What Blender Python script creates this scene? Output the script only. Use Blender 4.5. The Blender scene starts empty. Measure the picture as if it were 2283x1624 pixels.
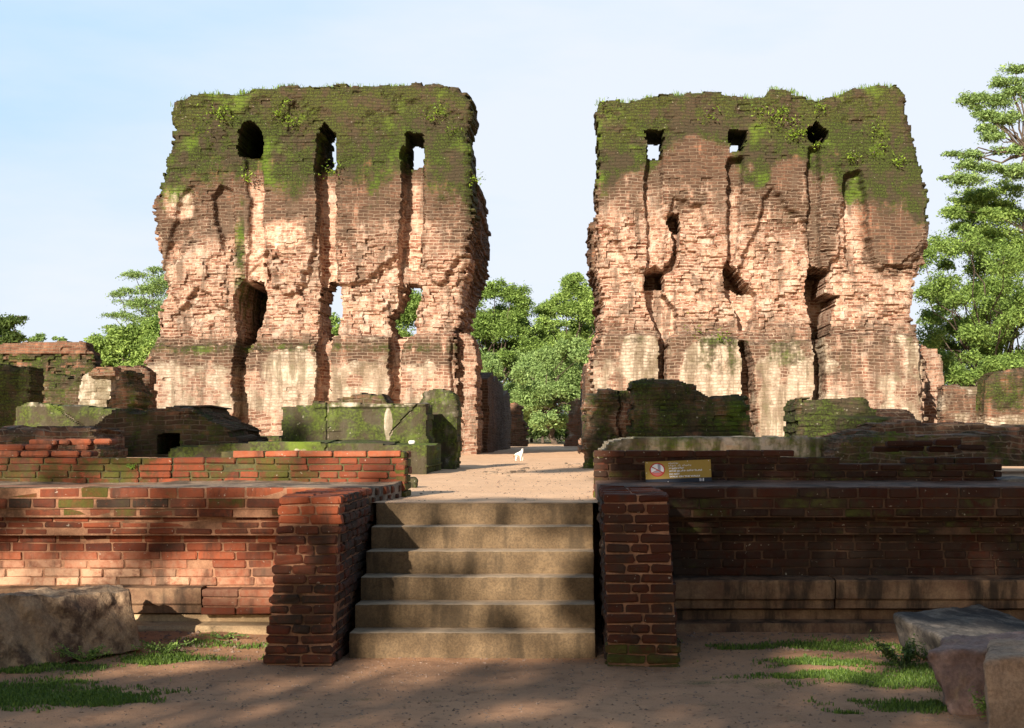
import bpy, math
import numpy as np
from mathutils import Vector
R = math.radians
scene = bpy.context.scene
C = scene.collection

# ------------------------------------------------------------------ camera
EYE = 1.742
FPX, VX, VY = 3357.0, 1275.0, 970.0          # focal length and vanishing point in a 2283 px wide picture
cd = bpy.data.cameras.new('camera'); cam = bpy.data.objects.new('camera', cd); C.objects.link(cam)
cam.location = (0, 0, EYE); cam.rotation_euler = (R(90), 0, 0)
cd.sensor_width = 36; cd.lens = FPX/2283*36
cd.shift_x = -(VX-1141.5)/2283; cd.shift_y = (VY-812)/2283
cd.clip_start = 0.1; cd.clip_end = 3000
scene.camera = cam

# ------------------------------------------------------------------ sun, sky, exposure
LDIR = np.array([0.35, 1.0, -0.385])
sd = bpy.data.lights.new('sun', 'SUN'); sun = bpy.data.objects.new('sun', sd); C.objects.link(sun)
sd.energy = 5.0; sd.angle = R(0.5); sd.color = (1.0, 0.875, 0.73)
sun.rotation_euler = Vector(LDIR).to_track_quat('-Z', 'Y').to_euler()
sun.location = (-20, -30, 30)
world = bpy.data.worlds.new("World"); scene.world = world; world.use_nodes = True
nt = world.node_tree; nt.nodes.clear()
def N(nt, t, **kw):
    n = nt.nodes.new(t)
    for k, v in kw.items(): setattr(n, k, v)
    return n
wo = N(nt, 'ShaderNodeOutputWorld'); bg = N(nt, 'ShaderNodeBackground')
sky = N(nt, 'ShaderNodeTexSky', sky_type='NISHITA', sun_disc=False)
sky.sun_elevation = math.asin(0.385/np.linalg.norm(LDIR)); sky.sun_rotation = math.atan2(-0.35, -1.0)
sky.air_density = 1.0; sky.dust_density = 0.8
tc = N(nt, 'ShaderNodeTexCoord'); mp = N(nt, 'ShaderNodeMapping'); mp.inputs['Scale'].default_value = (1.0, 1.0, 3.6)
nz = N(nt, 'ShaderNodeTexNoise'); nz.inputs['Scale'].default_value = 2.3; nz.inputs['Detail'].default_value = 6; nz.inputs['Roughness'].default_value = 0.55
sx = N(nt, 'ShaderNodeSeparateXYZ')
m1 = N(nt, 'ShaderNodeMath', operation='MULTIPLY_ADD'); m1.inputs[1].default_value = 0.7; m1.inputs[2].default_value = 0.45   # whiter to the right
m1b = N(nt, 'ShaderNodeMath', operation='MULTIPLY_ADD'); m1b.inputs[1].default_value = -1.3   # thinner higher up
m2 = N(nt, 'ShaderNodeMath', operation='MULTIPLY_ADD'); m2.inputs[1].default_value = 1.1
m3 = N(nt, 'ShaderNodeMapRange'); m3.inputs['From Min'].default_value = 0.33; m3.inputs['From Max'].default_value = 0.80; m3.inputs['To Min'].default_value = 0.0; m3.inputs['To Max'].default_value = 0.96
mx = N(nt, 'ShaderNodeMix', data_type='RGBA'); mx.inputs[6].default_value = (5.9, 8.4, 11.0, 1); mx.inputs[7].default_value = (9.2, 9.8, 11.0, 1)
L = nt.links.new
L(tc.outputs['Generated'], mp.inputs['Vector']); L(mp.outputs[0], nz.inputs['Vector']); L(tc.outputs['Generated'], sx.inputs[0])
L(sx.outputs['X'], m1.inputs[0]); L(sx.outputs['Z'], m1b.inputs[0]); L(m1.outputs[0], m1b.inputs[2])
L(nz.outputs['Fac'], m2.inputs[0]); L(m1b.outputs[0], m2.inputs[2]); L(m2.outputs[0], m3.inputs['Value'])
# thin bright cloud lit from the front fills the half of the sky away from the sun; clear sky behind the viewer
skb = N(nt, 'ShaderNodeMix', data_type='RGBA'); m4 = N(nt, 'ShaderNodeMapRange'); m4.inputs['From Min'].default_value = 0.05; m4.inputs['From Max'].default_value = 0.65; m4.inputs['To Max'].default_value = 0.95
L(sx.outputs['Y'], m4.inputs['Value']); L(m4.outputs[0], skb.inputs[0]); L(sky.outputs[0], skb.inputs[6])
L(m3.outputs[0], mx.inputs[0]); L(mx.outputs[2], skb.inputs[7]); L(skb.outputs[2], bg.inputs['Color']); L(bg.outputs[0], wo.inputs[0])
bg.inputs['Strength'].default_value = 0.05
scene.view_settings.view_transform = 'Standard'; scene.view_settings.look = 'None'
scene.view_settings.gamma = 1; scene.view_settings.use_curve_mapping = False
scene.view_settings.exposure = 0.95
scene.cycles.max_bounces = 5; scene.cycles.diffuse_bounces = 3; scene.cycles.transparent_max_bounces = 4
scene.cycles.glossy_bounces = 2; scene.cycles.transmission_bounces = 3

# ------------------------------------------------------------------ helpers: noise, placing, meshes
def hsh(ix, iy, iz=0, seed=0):
    h = (np.asarray(ix).astype(np.int64)*374761393 + np.asarray(iy).astype(np.int64)*668265263 + np.asarray(iz).astype(np.int64)*2147483647 + seed*974634777) & 0xffffffff
    h = ((h ^ (h >> 13)) * 1274126177) & 0xffffffff
    h = ((h ^ (h >> 16)) * 2246822519) & 0xffffffff
    h = h ^ (h >> 15)
    return (h & 0xffffff) / float(0xffffff)
def vn(x, y, z=None, seed=0):
    x = np.asarray(x, float); y = np.asarray(y, float)
    if z is None:
        ix = np.floor(x); iy = np.floor(y); fx = x-ix; fy = y-iy
        fx = fx*fx*(3-2*fx); fy = fy*fy*(3-2*fy)
        a = hsh(ix, iy, 0, seed); b = hsh(ix+1, iy, 0, seed); c = hsh(ix, iy+1, 0, seed); d = hsh(ix+1, iy+1, 0, seed)
        return (a*(1-fx)+b*fx)*(1-fy)+(c*(1-fx)+d*fx)*fy
    z = np.asarray(z, float)
    ix = np.floor(x); iy = np.floor(y); iz = np.floor(z); fx = x-ix; fy = y-iy; fz = z-iz
    fx = fx*fx*(3-2*fx); fy = fy*fy*(3-2*fy); fz = fz*fz*(3-2*fz)
    o = 0
    for dz in (0, 1):
        a = hsh(ix, iy, iz+dz, seed); b = hsh(ix+1, iy, iz+dz, seed); c = hsh(ix, iy+1, iz+dz, seed); d = hsh(ix+1, iy+1, iz+dz, seed)
        o = o + ((a*(1-fx)+b*fx)*(1-fy)+(c*(1-fx)+d*fx)*fy)*(fz if dz else 1-fz)
    return o
def fbm(x, y, z=None, seed=0, oct=4):
    s = 0; a = 0.5; t = 0
    for i in range(oct):
        s = s + a*vn(np.asarray(x)*2**i, np.asarray(y)*2**i, None if z is None else np.asarray(z)*2**i, seed+i*17); t += a; a *= 0.5
    return s/t                                   # 0..1, mean .5
def ss(a, b, x):
    t = np.clip((x-a)/(b-a), 0, 1); return t*t*(3-2*t)
def WX(px, d): return (px-VX)*d/FPX
def WZ(py, d): return EYE-(py-VY)*d/FPX
def W(px, py, d): return (WX(px, d), d, WZ(py, d))

def mesh_np(name, V, Q, mat, parent=None, loc=(0, 0, 0), mask=None, T=None, smooth=False):
    """V (n,3) world verts, Q (m,4) quads, T (k,3) tris"""
    me = bpy.data.meshes.new(name)
    V = np.asarray(V, float)-np.asarray(loc, float)
    nq = 0 if Q is None else len(Q); ntr = 0 if T is None else len(T)
    me.vertices.add(len(V)); me.vertices.foreach_set('co', V.ravel())
    li = []
    if nq: li.append(np.asarray(Q).ravel())
    if ntr: li.append(np.asarray(T).ravel())
    li = np.concatenate(li).astype(np.int32)
    me.loops.add(len(li)); me.loops.foreach_set('vertex_index', li)
    tot = np.concatenate([np.full(nq, 4), np.full(ntr, 3)]).astype(np.int32)
    st = np.concatenate([[0], np.cumsum(tot)[:-1]]).astype(np.int32)
    me.polygons.add(nq+ntr); me.polygons.foreach_set('loop_start', st); me.polygons.foreach_set('loop_total', tot)
    me.polygons.foreach_set('use_smooth', np.full(nq+ntr, smooth))
    if mask is not None:
        at = me.color_attributes.new('mask', 'FLOAT_COLOR', 'POINT'); at.data.foreach_set('color', np.asarray(mask, np.float32).ravel())
    me.update(calc_edges=True); me.validate()
    me.materials.append(mat)
    o = bpy.data.objects.new(name, me); C.objects.link(o)
    if parent is not None:
        o.parent = parent; o.location = np.asarray(loc)-np.array(parent.location)
    else: o.location = loc
    return o
def tag(o, label=None, cat=None, group=None, kind=None):
    if label: o['label'] = label
    if cat: o['category'] = cat
    if group: o['group'] = group
    if kind: o['kind'] = kind
    return o
def empty(name, loc, label, cat, group=None):
    o = bpy.data.objects.new(name, None); C.objects.link(o); o.location = loc; o.empty_display_size = .3
    return tag(o, label, cat, group)

def inpoly(px, py, poly):
    c = np.zeros(np.shape(px), bool); n = len(poly)
    for i in range(n):
        x0, y0 = poly[i]; x1, y1 = poly[(i+1) % n]
        if y0 == y1: continue
        c ^= ((y0 > py) != (y1 > py)) & (px < (x1-x0)*(py-y0)/(y1-y0)+x0)
    return c
def dil(m):
    o = m.copy(); o[1:] |= m[:-1]; o[:-1] |= m[1:]; o[:, 1:] |= m[:, :-1]; o[:, :-1] |= m[:, 1:]; return o
def blur(a, k):
    a = a.astype(float)
    for _ in range(k):
        b = np.pad(a, 1, mode='edge'); a = (b[1:-1, 1:-1]*2+b[:-2, 1:-1]+b[2:, 1:-1]+b[1:-1, :-2]+b[1:-1, 2:])/6
    return a

def relief(name, outline, d0, thick, cell, mat, fn=None, parent=None, jit=0.10, bw=0.30, bh=0.09, rad=0.25,
           rough=0.04, seed=1, layers=5, holes=(), moss=0.0, plaster=0.0, dark=0.0, fresh=0.0, loc=None, side_j=0.06, brickrel=0.03, pxs=True):
    """a solid block of masonry: outline (picture px at distance d0), eroded relief on its front, ragged edges, real depth"""
    P = [(WX(a, d0), WZ(b, d0)) for a, b in outline] if pxs else list(outline)
    H = [[(WX(a, d0), WZ(b, d0)) for a, b in h] for h in holes]
    xs = [p[0] for p in P]; zs = [p[1] for p in P]
    x0, x1, z0, z1 = min(xs)-.15, max(xs)+.15, min(zs), max(zs)+.15
    nx = int((x1-x0)/cell)+1; nzz = int((z1-z0)/cell)+1
    gx = x0+np.arange(nx+1)*cell; gz = z0+np.arange(nzz+1)*cell
    X, Z = np.meshgrid(gx, gz)
    cx, cz = np.meshgrid(gx[:-1]+cell/2, gz[:-1]+cell/2)
    k = np.floor(cz/bh); i = np.floor(cx/bw+0.5*(k % 2))
    jx = (hsh(i, k, 0, seed)-.5)*jit*1.6+(fbm(cx*1.5, cz*1.5, None, seed+5)-.5)*jit*2
    jz = (hsh(i, k, 1, seed)-.5)*jit*1.2+(fbm(cx*1.7, cz*1.7, None, seed+9)-.5)*jit*2
    zb = z0+cell*2
    jz = np.where(cz+jz < zb, 0, jz)
    outer = inpoly(cx+jx, np.maximum(cz+jz, z0+1e-4), P)
    m = outer.copy()
    for h in H: m &= ~inpoly(cx+jx*.6, cz+jz*.6, h)
    # distance to the outer edge (base excluded)
    K = max(1, int(rad/cell)); inside = np.vstack([outer[:1], outer]); inside = np.hstack([inside, inside[:, -1:]])
    vm = np.zeros_like(X, bool); vm[:-1, :-1] |= outer; vm[1:, :-1] |= outer; vm[:-1, 1:] |= outer; vm[1:, 1:] |= outer
    out = ~vm; out[0, :] = out[1, :] if len(out) > 1 else out[0, :]
    dist = np.full(X.shape, float(K)); cur = out.copy(); dist[cur] = 0
    pad = np.zeros((1, X.shape[1]), bool)
    for q in range(1, K):
        nxt = dil(cur); dist[nxt & ~cur] = q; cur = nxt
    t = 1-dist/K
    edge = rad*(1-np.sqrt(np.clip(1-t*t*.96, 0, 1)))
    kk = np.floor(Z/bh); ii = np.floor((X+(fbm(X*.7, Z*.7, None, 3)-.5)*.1)/bw+0.5*(kk % 2))
    br = hsh(ii, kk, 2, seed)
    D = edge*0.8+(fbm(X*.9, Z*.9, None, seed+1)-.5)*rough*6+(fbm(X*4, Z*5, None, seed+2)-.5)*rough*2.2
    D = D+(br-.5)*brickrel+np.where(br > .975, brickrel*1.3, 0)+(hsh(0, kk, 0, seed+4)-.5)*brickrel*.8
    MK = np.zeros(X.shape+(4,)); MK[..., 0] = moss; MK[..., 1] = plaster; MK[..., 2] = dark; MK[..., 3] = fresh
    if fn is not None: D, MK = fn(X, Z, D, MK, X/d0*FPX+VX, VY-(Z-EYE)/d0*FPX, cell)
    YF = d0+D; YB = np.maximum(d0+thick+(fbm(X, Z, None, seed+20)-.5)*.3-edge*.7, YF+.25)
    nv = X.size; idx = np.arange(nv).reshape(X.shape)
    Vs = []; Ms = []
    for l in range(layers+1):
        tt = l/layers; Y = YF*(1-tt)+YB*tt
        w = math.sin(math.pi*tt)
        q1 = (fbm(Y*1.3, Z*1.3, X*.4, seed+30, 3)-.5)*side_j*5*w + (hsh(np.floor(Z/bh), l, 0, seed+31)-.5)*side_j*w
        q2 = (fbm(Y*1.3, Z*.6, X*.9, seed+33, 3)-.5)*side_j*3*w
        low = ss(0, .3, Z-z0)
        Vs.append(np.stack([X+q1, Y, Z+q2*low], -1).reshape(-1, 3)); Ms.append(MK.reshape(-1, 4))
    V = np.concatenate(Vs); M = np.concatenate(Ms)
    a = idx[:-1, :-1]; b = idx[:-1, 1:]; c = idx[1:, 1:]; d = idx[1:, :-1]
    Q = [np.stack([a[m], b[m], c[m], d[m]], -1)]
    off = layers*nv
    Q.append(np.stack([a[m]+off, d[m]+off, c[m]+off, b[m]+off], -1))
    mp_ = np.pad(m, 1)
    core = mp_[1:-1, 1:-1]
    for nb, (e0, e1) in ((mp_[1:-1, :-2], (d, a)), (mp_[1:-1, 2:], (b, c)), (mp_[:-2, 1:-1], (a, b)), (mp_[2:, 1:-1], (c, d))):
        s = core & ~nb; p, q = e0[s], e1[s]
        for l in range(layers):
            Q.append(np.stack([q+l*nv, p+l*nv, p+(l+1)*nv, q+(l+1)*nv], -1))
    Q = np.concatenate(Q)
    u, inv = np.unique(Q, return_inverse=True)
    loc = loc or ((x0+x1)/2, d0, z0)
    return mesh_np(name, V[u], inv.reshape(-1, 4), mat, parent, loc, M[u])

# bevelled brick template: 24 verts
_c = [(i, j, k) for i in (0, 1) for j in (0, 1) for k in (0, 1)]
def _fi(c, k): return (c[0]*4+c[1]*2+c[2])*3+k
_TQ = []; _TT = []
for ax in range(3):
    o1, o2 = [a for a in range(3) if a != ax]
    for s in (0, 1):
        f = []
        for (p, q) in ((0, 0), (1, 0), (1, 1), (0, 1)):
            c = [0, 0, 0]; c[ax] = s; c[o1] = p; c[o2] = q; f.append(_fi(c, ax))
        _TQ.append(f)
    for (p, q) in ((0, 0), (1, 0), (1, 1), (0, 1)):
        c0 = [0, 0, 0]; c0[o1] = p; c0[o2] = q; c1 = list(c0); c1[ax] = 1
        _TQ.append([_fi(c0, o1), _fi(c1, o1), _fi(c1, o2), _fi(c0, o2)])
for c in _c: _TT.append([_fi(c, 0), _fi(c, 1), _fi(c, 2)])
def _tv(h, r):
    out = []
    for c in _c:
        s = [(-1, 1)[q] for q in c]
        for k in range(3): out.append([s[a]*(h[a]-(0 if a == k else r)) for a in range(3)])
    return np.array(out)
_t = _tv((1, 1, 1), .3)
def _fix(F):
    o = []
    for f in F:
        p = _t[f]; n = np.cross(p[1]-p[0], p[2]-p[0])
        o.append(f if n.dot(p.mean(0)) > 0 else f[::-1])
    return np.array(o)
_TQ = _fix(_TQ); _TT = _fix(_TT)
def bricks(name, boxes, mat, parent, loc, rng, bev=.0085, jit=.0022):
    """boxes: (cx,cy,cz, sx,sy,sz, (moss,pale,dark,tone)) -> one mesh of bevelled bricks"""
    Vs = []; Ms = []
    for b in boxes:
        h = np.array(b[3:6])/2; r = min(bev*(.7+.7*rng.random()), h.min()*.8)
        v = _tv(h, r)+rng.normal(0, jit, (24, 3))
        a = rng.normal(0, .010); ca, sa = math.cos(a), math.sin(a)
        v = np.stack([v[:, 0]*ca-v[:, 2]*sa*.5, v[:, 1], v[:, 2]*ca+v[:, 0]*sa*.5], -1)
        Vs.append(v+np.array(b[0:3])); Ms.append(np.tile(b[6], (24, 1)))
    n = len(boxes); off = (np.arange(n)*24)[:, None, None]
    return mesh_np(name, np.concatenate(Vs), (_TQ[None]+off).reshape(-1, 4), mat, parent, loc, np.concatenate(Ms), (_TT[None]+off).reshape(-1, 3))

def hexa(name, corners, n, mat, parent=None, amp=.01, fr=3.0, rnd=.12, seed=0, loc=None, mask=None, smooth=True, amp2=0, fr2=12):
    """rounded rough block: corners 8 pts ordered x fastest, then y, then z"""
    Cn = np.array(corners, float).reshape(2, 2, 2, 3)      # [z][y][x]
    Vs = []; Q = []; off = 0
    for ax in range(3):
        o1, o2 = [a for a in range(3) if a != ax]
        for s in (-1, 1):
            u = np.linspace(-1, 1, n[o1]+1); v = np.linspace(-1, 1, n[o2]+1); U, Vv = np.meshgrid(u, v, indexing='ij')
            P = np.zeros(U.shape+(3,)); P[..., ax] = s; P[..., o1] = U; P[..., o2] = Vv
            id_ = np.arange(U.size).reshape(U.shape)+off
            q = np.stack([id_[:-1, :-1], id_[1:, :-1], id_[1:, 1:], id_[:-1, 1:]], -1).reshape(-1, 4)
            if (s == 1) == (ax == 1): q = q[:, ::-1]
            Q.append(q); Vs.append(P.reshape(-1, 3)); off += U.size
    P = np.concatenate(Vs)
    size = np.array([np.linalg.norm(Cn[:, :, 1]-Cn[:, :, 0], axis=-1).mean(), np.linalg.norm(Cn[:, 1]-Cn[:, 0], axis=-1).mean(), np.linalg.norm(Cn[1]-Cn[0], axis=-1).mean()])
    h = size/2; r = min(rnd, h.min()*.95)
    Pm = P*h; core = np.clip(Pm, -(h-r), h-r); dv = Pm-core; ln = np.linalg.norm(dv, axis=1)+1e-9
    Pm = core+dv/ln[:, None]*np.minimum(ln, r)[:, None]; P = Pm/h
    t = (P+1)/2; x, y, z = t[:, 0, None], t[:, 1, None], t[:, 2, None]
    V = 0
    for kz in (0, 1):
        for ky in (0, 1):
            for kx in (0, 1):
                V = V+Cn[kz, ky, kx]*(x if kx else 1-x)*(y if ky else 1-y)*(z if kz else 1-z)
    for q in range(3):
        V[:, q] += (fbm(V[:, 0]*fr, V[:, 1]*fr, V[:, 2]*fr, seed+q*7, 4)-.5)*amp*2
        if amp2: V[:, q] += (fbm(V[:, 0]*fr2, V[:, 1]*fr2, V[:, 2]*fr2, seed+q*5+50, 3)-.5)*amp2*2
    M = np.tile(mask if mask is not None else (0, 0, 0, 0), (len(V), 1))
    lc = loc or tuple(Cn[0].reshape(-1, 3).mean(0))
    return mesh_np(name, V, np.concatenate(Q), mat, parent, lc, M, smooth=smooth)
def boxc(x0, x1, y0, y1, z0, z1):
    return [(x, y, z) for z in (z0, z1) for y in (y0, y1) for x in (x0, x1)]

# ------------------------------------------------------------------ materials
def newmat(name):
    m = bpy.data.materials.new(name); m.use_nodes = True; nt = m.node_tree
    b = nt.nodes['Principled BSDF']; b.inputs['Roughness'].default_value = .9; b.inputs['Specular IOR Level'].default_value = .2
    return m, nt, b
class G:
    """small node-graph writer"""
    def __init__(s, nt): s.nt = nt; s.l = nt.links.new
    def n(s, t, **kw): return N(s.nt, t, **kw)
    def put(s, inp, v):
        if isinstance(v, bpy.types.NodeSocket): s.l(v, inp)
        elif v is not None: inp.default_value = (*v, 1) if isinstance(v, tuple) and len(v) == 3 and inp.type == 'RGBA' else v
    def math(s, op, a, b=None, c=None, clamp=False):
        n = s.n('ShaderNodeMath', operation=op); n.use_clamp = clamp
        for i, v in enumerate((a, b, c)):
            if v is not None: s.put(n.inputs[i], v)
        return n.outputs[0]
    def mix(s, f, a, b, mode='MIX'):
        n = s.n('ShaderNodeMix', data_type='RGBA', blend_type=mode); s.put(n.inputs[0], f); s.put(n.inputs[6], a); s.put(n.inputs[7], b); return n.outputs[2]
    def noise(s, vec, scale, detail=4, rough=.55, dist=0, out='Fac'):
        n = s.n('ShaderNodeTexNoise'); s.put(n.inputs['Vector'], vec); n.inputs['Scale'].default_value = scale
        n.inputs['Detail'].default_value = detail; n.inputs['Roughness'].default_value = rough; n.inputs['Distortion'].default_value = dist
        return n.outputs[out]
    def rng(s, v, a, b, c=0., d=1.):
        n = s.n('ShaderNodeMapRange'); n.interpolation_type = 'SMOOTHSTEP'; s.put(n.inputs['Value'], v)
        for k, q in (('From Min', a), ('From Max', b), ('To Min', c), ('To Max', d)): n.inputs[k].default_value = q
        return n.outputs['Result']
    def comb(s, x, y, z):
        n = s.n('ShaderNodeCombineXYZ'); s.put(n.inputs[0], x); s.put(n.inputs[1], y); s.put(n.inputs[2], z); return n.outputs[0]
    def sep(s, v):
        n = s.n('ShaderNodeSeparateXYZ'); s.put(n.inputs[0], v); return n.outputs
    def bump(s, h, strength, dist, bsdf, prev=None):
        n = s.n('ShaderNodeBump'); n.inputs['Strength'].default_value = strength; n.inputs['Distance'].default_value = dist
        s.put(n.inputs['Height'], h)
        if prev: s.l(prev, n.inputs['Normal'])
        if bsdf: s.l(n.outputs[0], bsdf.inputs['Normal'])
        return n.outputs[0]

def masonry(name, bw=.30, bh=.09, fine=1.0, mossc=((.020, .023, .007), (.062, .096, .014)), mort=.013, plain=False):
    m, nt, b = newmat(name); g = G(nt)
    pos = g.n('ShaderNodeNewGeometry').outputs['Position']; s = g.sep(pos)
    w = g.noise(pos, 1.1, 3, .5, 0, 'Color'); ws = g.sep(w)
    u = g.math('ADD', g.math('ADD', s[0], s[1]), g.math('MULTIPLY', ws[0], .25))
    v = g.math('ADD', s[2], g.math('MULTIPLY', g.math('SUBTRACT', ws[1], .5), .22))
    n2 = g.noise(pos, 9, 2, .5, 0, 'Color'); w2 = g.sep(n2)
    v = g.math('ADD', v, g.math('MULTIPLY', g.math('SUBTRACT', w2[0], .5), .035))
    bt = g.n('ShaderNodeTexBrick', offset=.5, squash=1.0); g.put(bt.inputs['Vector'], g.comb(u, v, 0.))
    bt.inputs['Scale'].default_value = 1; bt.inputs['Brick Width'].default_value = bw; bt.inputs['Row Height'].default_value = bh
    bt.inputs['Mortar Size'].default_value = 0.0 if plain else mort; bt.inputs['Mortar Smooth'].default_value = .5; bt.inputs['Bias'].default_value = 0
    bt.inputs['Color1'].default_value = (0, 0, 0, 1); bt.inputs['Color2'].default_value = (1, 1, 1, 1); bt.inputs['Mortar'].default_value = (.5, .5, .5, 1)
    tone = g.noise(pos, 3.3, 4, .6) if plain else bt.outputs['Color']; mo = bt.outputs['Fac']
    at = g.n('ShaderNodeAttribute', attribute_name='mask'); ms = g.sep(at.outputs['Color'])
    moss, plas, dark, fresh = ms[0], ms[1], ms[2], at.outputs['Alpha']
    tone = g.math('ADD', g.math('MULTIPLY', tone, .55), g.math('MULTIPLY', g.rng(g.noise(pos, 5.0, 5, .7), .3, .7), .45))
    nA = g.noise(pos, 1.4, 6, .65); nB = g.noise(pos, 6.5, 5, .65); nC = g.noise(pos, 26*fine, 4, .6)
    sv = g.comb(g.math('MULTIPLY', s[0], 2.2), g.math('MULTIPLY', s[1], 2.2), g.math('MULTIPLY', s[2], .35))
    nS = g.noise(sv, 2.0, 5, .6)                               # vertical streaks
    # brick colour
    col = g.mix(tone, (.18, .062, .036), (.40, .185, .105))
    col = g.mix(g.rng(nB, .42, .7), col, (.30, .175, .105))
    # fresh eroded clay: pale orange
    ff = g.math('MULTIPLY', fresh, g.rng(nB, .30, .62, .35, 1.0), clamp=True)
    col = g.mix(ff, col, g.mix(g.rng(g.math('ADD', g.math('MULTIPLY', tone, .6), g.math('MULTIPLY', nB, .6)), .30, .85), (.23, .082, .048), (.65, .43, .315)))
    col = g.mix(g.math('MULTIPLY', g.math('MULTIPLY', fresh, g.rng(g.noise(pos, 2.7, 6, .7), .50, .66)), .85), col, (.72, .59, .48))
    mcol = g.mix(fresh, (.25, .185, .125), (.70, .55, .41))
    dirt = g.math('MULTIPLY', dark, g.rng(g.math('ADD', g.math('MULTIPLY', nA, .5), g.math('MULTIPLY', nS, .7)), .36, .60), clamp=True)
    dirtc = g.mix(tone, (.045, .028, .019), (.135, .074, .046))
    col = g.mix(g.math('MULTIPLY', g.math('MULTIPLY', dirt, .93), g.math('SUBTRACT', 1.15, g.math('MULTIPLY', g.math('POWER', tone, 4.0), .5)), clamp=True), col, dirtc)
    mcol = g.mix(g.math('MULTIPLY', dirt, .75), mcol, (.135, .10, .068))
    col = g.mix(g.math('MULTIPLY', mo, .85), col, mcol)
    stn = g.rng(g.math('ADD', g.math('MULTIPLY', nS, .7), g.math('MULTIPLY', nA, .35)), .53, .64, 0, .72)
    col = g.mix(g.math('MULTIPLY', stn, g.math('MINIMUM', g.math('ADD', fresh, .2), 1.0)), col, (.115, .080, .055))
    # plaster: cream, worn to brick in places, stained
    pm = g.math('MULTIPLY', plas, 1.0)
    pcov = g.rng(g.math('ADD', pm, g.math('MULTIPLY', g.math('SUBTRACT', nA, .5), 1.3)), .48, .62)
    pfull = g.rng(g.math('ADD', pm, g.math('MULTIPLY', g.math('SUBTRACT', nB, .5), 1.0)), .86, 1.12)
    pc = g.mix(g.rng(nB, .35, .68), (.60, .53, .42), (.34, .275, .20))
    pc = g.mix(g.math('MULTIPLY', g.rng(nS, .44, .60), .75), pc, (.155, .125, .075))
    pc = g.mix(g.math('MULTIPLY', g.rng(g.noise(pos, 1.0, 5, .65), .50, .62), .75), pc, (.135, .115, .065))
    pcm = g.math('MULTIPLY', pcov, g.math('MAXIMUM', g.math('SUBTRACT', .85, g.math('MULTIPLY', mo, .5)), pfull))
    pcm = g.math('MULTIPLY', pcm, g.math('ADD', .62, g.math('MULTIPLY', tone, .42)), clamp=True)
    pcm = g.math('MAXIMUM', pcm, pfull)
    pc = g.mix(g.math('MULTIPLY', g.math('MULTIPLY', mo, g.math('SUBTRACT', 1.0, pfull)), .55), pc, (.17, .115, .07))
    col = g.mix(pcm, col, pc)
    # moss
    mm = g.math('ADD', moss, g.math('MULTIPLY', g.math('SUBTRACT', g.math('ADD', g.math('ADD', g.math('MULTIPLY', nA, .35), g.math('MULTIPLY', nB, .40)), g.math('MULTIPLY', nS, .30)), .525), 2.3))
    mf = g.rng(mm, .30, .78, 0, .94)
    mcl = g.mix(g.rng(nC, .35, .7), mossc[0], mossc[1])
    mcl = g.mix(g.rng(g.noise(pos, 2.2, 5, .65), .46, .60, 0, .9), mcl, (.050, .038, .024))
    mcl = g.mix(g.rng(g.noise(pos, .9, 4, .6), .54, .68, 0, .8), mcl, (mossc[1][0]*1.45, mossc[1][1]*1.6, mossc[1][2]))
    mcl = g.mix(g.math('MULTIPLY', mo, .45), mcl, (.022, .022, .010))
    col = g.mix(mf, col, mcl)
    # lichen specks
    col = g.mix(g.math('MULTIPLY', g.rng(g.noise(pos, 17, 3, .5), .68, .74), .45), col, (.50, .46, .36))
    g.l(col, b.inputs['Base Color'])
    h = g.math('SUBTRACT', g.math('ADD', g.math('MULTIPLY', tone, .5), g.math('MULTIPLY', nC, .9)), g.math('MULTIPLY', mo, g.math('SUBTRACT', 1.6, g.math('MULTIPLY', pfull, 1.2))))
    p1 = g.bump(h, .75, .022, None)
    g.bump(g.noise(pos, 7, 6, .75), .6, .05, b, p1)
    return m
M_TOWER = masonry('tower brick')
M_RUIN = masonry('mossy ruin brick', .26, .075)
M_MOSSPL = masonry('moss covered plaster', .26, .075, mossc=((.026, .034, .008), (.085, .120, .015)), plain=True)

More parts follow.
